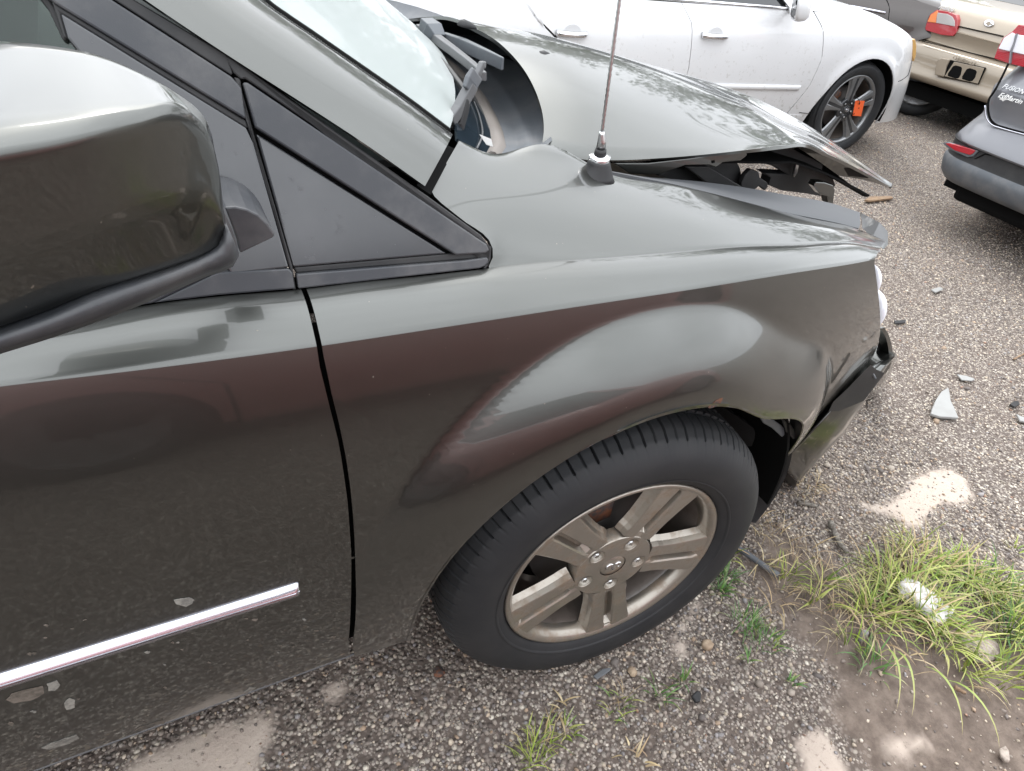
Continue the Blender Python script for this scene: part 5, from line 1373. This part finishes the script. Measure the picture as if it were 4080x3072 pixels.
def clump(px, py, n, L_, sp, cols, bl=gr, lean=(.3, 1.1), wd=(.0035, .0065), az0=None, azs=math.pi):
    c = onZ(px, py, 0)
    for _ in range(n):
        a = random.uniform(0, 6.283); rr = sp*random.random()**.7
        p = (c[0]+rr*math.cos(a), c[1]+rr*math.sin(a), 0)
        az = (a+random.gauss(0, .9)) if az0 is None else az0+random.uniform(-azs, azs)
        col = np.array(random.choice(cols))*random.uniform(.75, 1.2)
        tip = col if random.random() < .6 else np.array(random.choice(STRAW))
        bl.blade(p, az, L_*random.uniform(.45, 1.15), random.uniform(*lean), random.uniform(*wd), col, tip, random.uniform(.6, 1.3))
for a in ((1880, 1330, 60, .17, .05), (1960, 1300, 110, .19, .08), (1990, 1220, 90, .16, .07), (2030, 1370, 70, .17, .06), (2080, 1245, 60, .14, .06), (2120, 1290, 60, .13, .06), (1900, 1230, 40, .13, .05)):
    clump(a[0], a[1], int(a[2]*1.45), a[3]*.82, a[4]*1.12, GREENS+STRAW[:1], gr, (.5, 1.35))
clump(2190, 1365, 170, .13, .07, GREENS+DEEP); clump(2160, 1270, 50, .11, .06, DEEP+GREENS); clump(2210, 1310, 40, .12, .05, GREENS)
clump(1610, 1350, 60, .06, .035, DEEP, wd=(.002, .004)); clump(1650, 1385, 50, .05, .035, DEEP+GREENS[:1], wd=(.002, .004))
clump(1568, 1250, 60, .055, .03, DEEP, wd=(.002, .004)); clump(1555, 1280, 30, .05, .02, DEEP)
clump(1425, 1498, 26, .05, .03, DEEP, wd=(.003, .005)); clump(1340, 1530, 26, .045, .035, GREENS+DEEP, wd=(.0025, .0045)); clump(1480, 1475, 14, .045, .02, DEEP)
clump(1160, 1600, 50, .06, .04, GREENS[:2]+STRAW[:1], wd=(.002, .004)); clump(1150, 1650, 40, .055, .04, GREENS[:3], wd=(.002, .004)); clump(1215, 1570, 16, .04, .03, GREENS)
clump(1620, 1425, 10, .05, .015, DEEP, wd=(.004, .007)); clump(1700, 1245, 30, .10, .04, GREENS[:3], wd=(.003, .005)); clump(1760, 1300, 20, .09, .04, GREENS[2:]); clump(1775, 1260, 16, .11, .02, GREENS)
clump(1710, 1475, 12, .03, .012, DEEP); clump(2195, 1190, 14, .05, .03, GREENS); clump(1575, 1200, 20, .05, .02, GREENS)
clump(1880, 1440, 30, .09, .04, DEEP+GREENS[:1]); clump(1830, 1390, 14, .12, .03, GREENS)
clump(2160, 1460, 40, .12, .06, GREENS); clump(2090, 1450, 26, .12, .04, GREENS)
for a in ((1640, 1130, 40, .07, .05), (1740, 1060, 40, .07, .04), (1760, 1045, 25, .06, .03), (1680, 1180, 30, .09, .06), (1760, 1240, 40, .11, .08), (1850, 1300, 60, .14, .08), (1900, 1200, 50, .13, .08), (1980, 1330, 40, .13, .09), (1800, 1340, 40, .11, .06), (2060, 1440, 20, .10, .06), (1690, 1290, 20, .09, .04), (1960, 1190, 30, .1, .05)):
    clump(*a, STRAW, st_, (.8, 1.5), (.0012, .0028))
for a in ((1640, 1215, 8, .16), (1665, 1310, 6, .14), (1745, 1190, 6, .15), (1780, 1280, 7, .16), (1900, 1370, 8, .16), (1960, 1400, 6, .16)):
    clump(a[0], a[1], a[2], a[3], .03, STRAW, st_, (1.0, 1.6), (.003, .006))
clump(1350, 1505, 14, .05, .02, STRAW, st_, (.6, 1.4), (.0015, .003)); clump(1370, 1640, 10, .05, .03, STRAW, st_, (.8, 1.5)); clump(1210, 1530, 8, .05, .02, STRAW, st_, (.8, 1.5))
clump(2005, 1318, 26, .12, .04, GREENS); clump(1975, 1345, 20, .14, .04, GREENS+STRAW[:1])
# single long blades hanging over the mud
for px, py, az, L_ in ((1910, 1400, -2.35, .20), (1930, 1405, -2.3, .21), (2000, 1440, -2.1, .20), (2050, 1470, -1.9, .19)):
    gr.blade(onZ(px, py, .02), az, L_, 1.25, .007, (.24, .32, .07), (.42, .36, .17), 1.0, 8)
gr.build('grass'); st_.build('dry_grass')

# ------------------------------------------------------------------ litter
def gpoly(pxs, z): return [onZ(x, y, z) for x, y in pxs]
def shard(name, label, cat, pxs, th, m, z=.004, tilt=None, group=None):
    o = plate(name, gpoly(pxs, z+th), (0, 0, 1), th, m, None, min(.003, th*.3)); return tag(o, label, cat, group)
M_shard = plastic('grey broken plastic', (.30, .30, .29), .5, dust=.4)
M_conc = mat('pale broken concrete', (.4, .35, .3), .9); k = NB(M_conc)
k.set('Base Color', k.mix(k.ramp(k.noise(70, 5, .7), .3, .6), (.22, .18, .15), (.42, .36, .31))); k.bump(k.noise(60, 5), .6, .006)
M_paper = mat('crushed white card', (.58, .56, .55), .6); k = NB(M_paper); k.bump(k.noise(40, 4), .6, .008)
shard('plastic_shard', 'curved pale grey plastic shard lying on the gravel right of the headlight', 'litter', [(2011, 893), (2014, 882), (2022, 863), (2034, 845), (2049, 836), (2052, 848), (2054, 864), (2062, 880), (2071, 902), (2030, 899)], .012, M_shard)
shard('plastic_shard', 'dark plastic scrap on the gravel above the curved grey shard, near the right edge', 'litter', [(2182, 872), (2190, 866), (2200, 865), (2204, 872), (2192, 878)], .012, M_black)
shard('plastic_shard', 'small grey scrap at the right edge of the gravel beyond the curved shard', 'litter', [(2196, 893), (2204, 898), (2225, 903), (2222, 912), (2204, 908)], .008, M_shard)
shard('plastic_shard', 'grey plastic chip on open gravel between the headlight and slate saloon', 'litter', [(2012, 625), (2030, 619), (2038, 624), (2022, 631)], .008, M_shard)
shard('plastic_shard', 'thin black sliver on the gravel to the right of the headlight', 'litter', [(1932, 692), (1958, 690), (1956, 696), (1934, 698)], .008, M_black)
shard('plastic_shard', 'blue grey plastic chip just below the front tyre', 'litter', [(1282, 1459), (1302, 1444), (1320, 1441), (1318, 1449), (1290, 1467)], .006, M_cowl)
shard('plastic_shard', 'black plastic scrap among the small weeds right of the front tyre', 'litter', [(1494, 1502), (1506, 1490), (1516, 1496), (1514, 1514), (1504, 1516)], .010, M_black)
shard('plastic_shard', 'pale grey flake on gravel near the bare patch right of the bumper', 'litter', [(2068, 808), (2090, 812), (2106, 818), (2100, 822), (2078, 820)], .006, M_shard)
tag(tube('rubber_hose', spl([onZ(x, y, .012) for x, y in ((1560, 1165), (1600, 1188), (1630, 1208), (1658, 1228), (1682, 1243))], 14), .0085, M_cowl, None, 10), 'dark grey rubber hose on the mud beside the front tyre', 'hose')
def stick(label, pxs, r, m, name='stick', z=None):
    P_ = spl([onZ(x, y, z or r) for x, y in pxs], 10); rr = r*(1+.18*np.sin(np.arange(10)*2.1))*np.linspace(1, .7, 10)
    return tag(tube(name, P_, rr, m, None, 7), label, 'stick')
stick('thick grey bark stick lying on the mud in front of the bumper corner', ((1794, 1128), (1805, 1155), (1818, 1180), (1830, 1193)), .009, M_bark)
stick('short pale grey stick on the dirt behind the front tyre and below the bumper', ((1723, 1085), (1740, 1088), (1764, 1093)), .007, M_bark)
stick('short orange brown twig on the mud under the grass clump', ((2062, 1484), (2076, 1492), (2086, 1497)), .006, M_wood)
stick('pale thin twig on the gravel at the right edge near the headlight', ((2190, 776), (2205, 768), (2222, 760)), .004, M_wood)
shard('wood_splinter', 'split tan wood splinter on the gravel beyond the raised bonnet tip', 'wood', [(1868, 431), (1880, 424), (1925, 423), (1930, 427), (1900, 431), (1882, 433)], .014, M_wood)
def lump(name, label, cat, px, py, size, m, seed, flat=.6, group=None):
    bm = bmesh.new(); bmesh.ops.create_icosphere(bm, subdivisions=3, radius=1); r = random.Random(seed)
    ph = [r.uniform(0, 6.28) for _ in range(6)]
    for v in bm.verts:
        c = v.co; n_ = .16*math.sin(2.3*c.x+ph[0])+.14*math.sin(2.9*c.y+ph[1])+.1*math.sin(4.7*c.z+ph[2])+.07*math.sin(7*c.x+5*c.y+ph[3])
        v.co = c*(1+n_)
    p = onZ(px, py, 0)
    bmesh.ops.transform(bm, matrix=Matrix.Translation((p[0], p[1], size[2]*.45)) @ Matrix.Rotation(r.uniform(0, 3), 4, 'Z') @ Matrix.Diagonal((*size, 1)), verts=bm.verts)
    return tag(bmo(name, bm, m, None, True), label, cat, group)
lump('concrete_lump', 'flat pinkish concrete lump under the grass at the right edge', 'rubble', 2112, 1396, (.055, .034, .012), M_conc, 3)
lump('stone', 'large rounded tan stone beside the pale patch right of the front tyre', 'stone', 1528, 1395, (.016, .013, .011), M_pebble, 5)
lump('stone', 'round peach coloured stone on gravel just below the front tyre', 'stone', 1366, 1452, (.012, .010, .009), M_pebble, 6)
lump('stone', 'flat red brown stone under the sill beside the front tyre', 'stone', 948, 1452, (.013, .011, .007), M_rust, 8)
lump('stone', 'long pale stone lying on bare mud in the bottom right corner', 'stone', 2166, 1628, (.020, .009, .008), M_conc, 11)
lump('stone', 'pale grey standing stone chip among roots left of the grass clump', 'stone', 1858, 1375, (.013, .009, .022), M_shard, 12)
# crushed white cup in the grass
cA, cB = onZ(1957, 1262, .022), onZ(2045, 1338, .022)
ax_ = cB-cA; axn = ax_/np.linalg.norm(ax_); sd_ = np.cross(axn, (0, 0, 1.)); rg = []
for t, r in ((-.1, .012), (-.08, .026), (.1, .044), (.3, .036), (.5, .046), (.75, .038), (.95, .044), (1.02, .020)):
    c = cA+ax_*t; rg.append([c+sd_*r*math.cos(a)*(1+.20*math.sin(5*t*7+3*a)+.1*math.sin(17*t+5*a))+np.array([0, 0, 1])*r*.42*math.sin(a)*(1+.15*math.sin(9*t+2*a)) for a in np.linspace(0, 2*math.pi, 18, endpoint=False)])
tag(loft('paper_cup', rg, M_paper, None, True, True), 'crushed white paper cup lying in the grass clump', 'litter')

# ------------------------------------------------------------------ trees beyond the cars (mirrored in bonnet and windscreen)
M_leaf = mat('tree leaves', (.055, .095, .03), .6); k = NB(M_leaf)
k.set('Base Color', k.mix(k.noise(1.2, 3), (.035, .065, .02), (.085, .13, .045)))
def tree(x, y, h, rad, label, seed):
    r = np.random.default_rng(seed); t = thing('broadleaf_tree', label, 'tree', (x, y, 0), 0, 'trees beyond the parked cars')
    P_ = [np.array([x, y, -.05]), np.array([x+.1, y, h*.3]), np.array([x-.05, y+.1, h*.6]), np.array([x, y, h*.85])]
    tk = tube('trunk', spl(P_, 10), np.linspace(.22, .05, 10), M_bark, t, 8)
    for i in range(6):
        a = r.uniform(0, 6.28); z0 = h*r.uniform(.3, .6); b0 = np.array([x, y, z0]); b1 = b0+np.array([math.cos(a)*rad*.7, math.sin(a)*rad*.7, h*.2])
        tube('limb', [b0, .5*(b0+b1)+np.array([0, 0, .15]), b1], [.08, .05, .02], M_bark, tk, 6)
    n = 2200; cl = r.normal(0, 1, (22, 3)); cl /= np.linalg.norm(cl, axis=1)[:, None]; cl *= r.uniform(.35, .95, (22, 1))
    c = cl[r.integers(0, 22, n)]+r.normal(0, .17, (n, 3)); C_ = np.array([x, y, h*.62])+c*np.array([rad, rad, h*.38])
    u = r.normal(0, 1, (n, 3)); u /= np.linalg.norm(u, axis=1)[:, None]; v = np.cross(u, r.normal(0, 1, (n, 3))); v /= np.linalg.norm(v, axis=1)[:, None]
    s = r.uniform(.10, .22, (n, 1)); Q = np.stack([C_-u*s, C_-v*s*.6, C_+u*s, C_+v*s*.6], 1).reshape(-1, 3)
    mesh('crown', Q, np.arange(4*n).reshape(-1, 4).tolist(), M_leaf, t, False)
for i, (x, y, h, rd_) in enumerate(((-7, 22, 3.9, 2.6), (-2, 22, 3.7, 2.5), (3, 21, 4.4, 2.7), (7.5, 20, 9.5, 3.4), (10.5, 21, 11, 3.6), (13.5, 19, 10.5, 3.5), (16.5, 20, 11.5, 3.7), (20, 17, 10.8, 3.7), (23, 15, 11, 3.6), (26, 11, 10.0, 3.5), (-13, 20, 4.0, 2.6))):
    tree(x, y, h, rd_, 'green broadleaf tree in the row beyond the parked cars', 30+i)
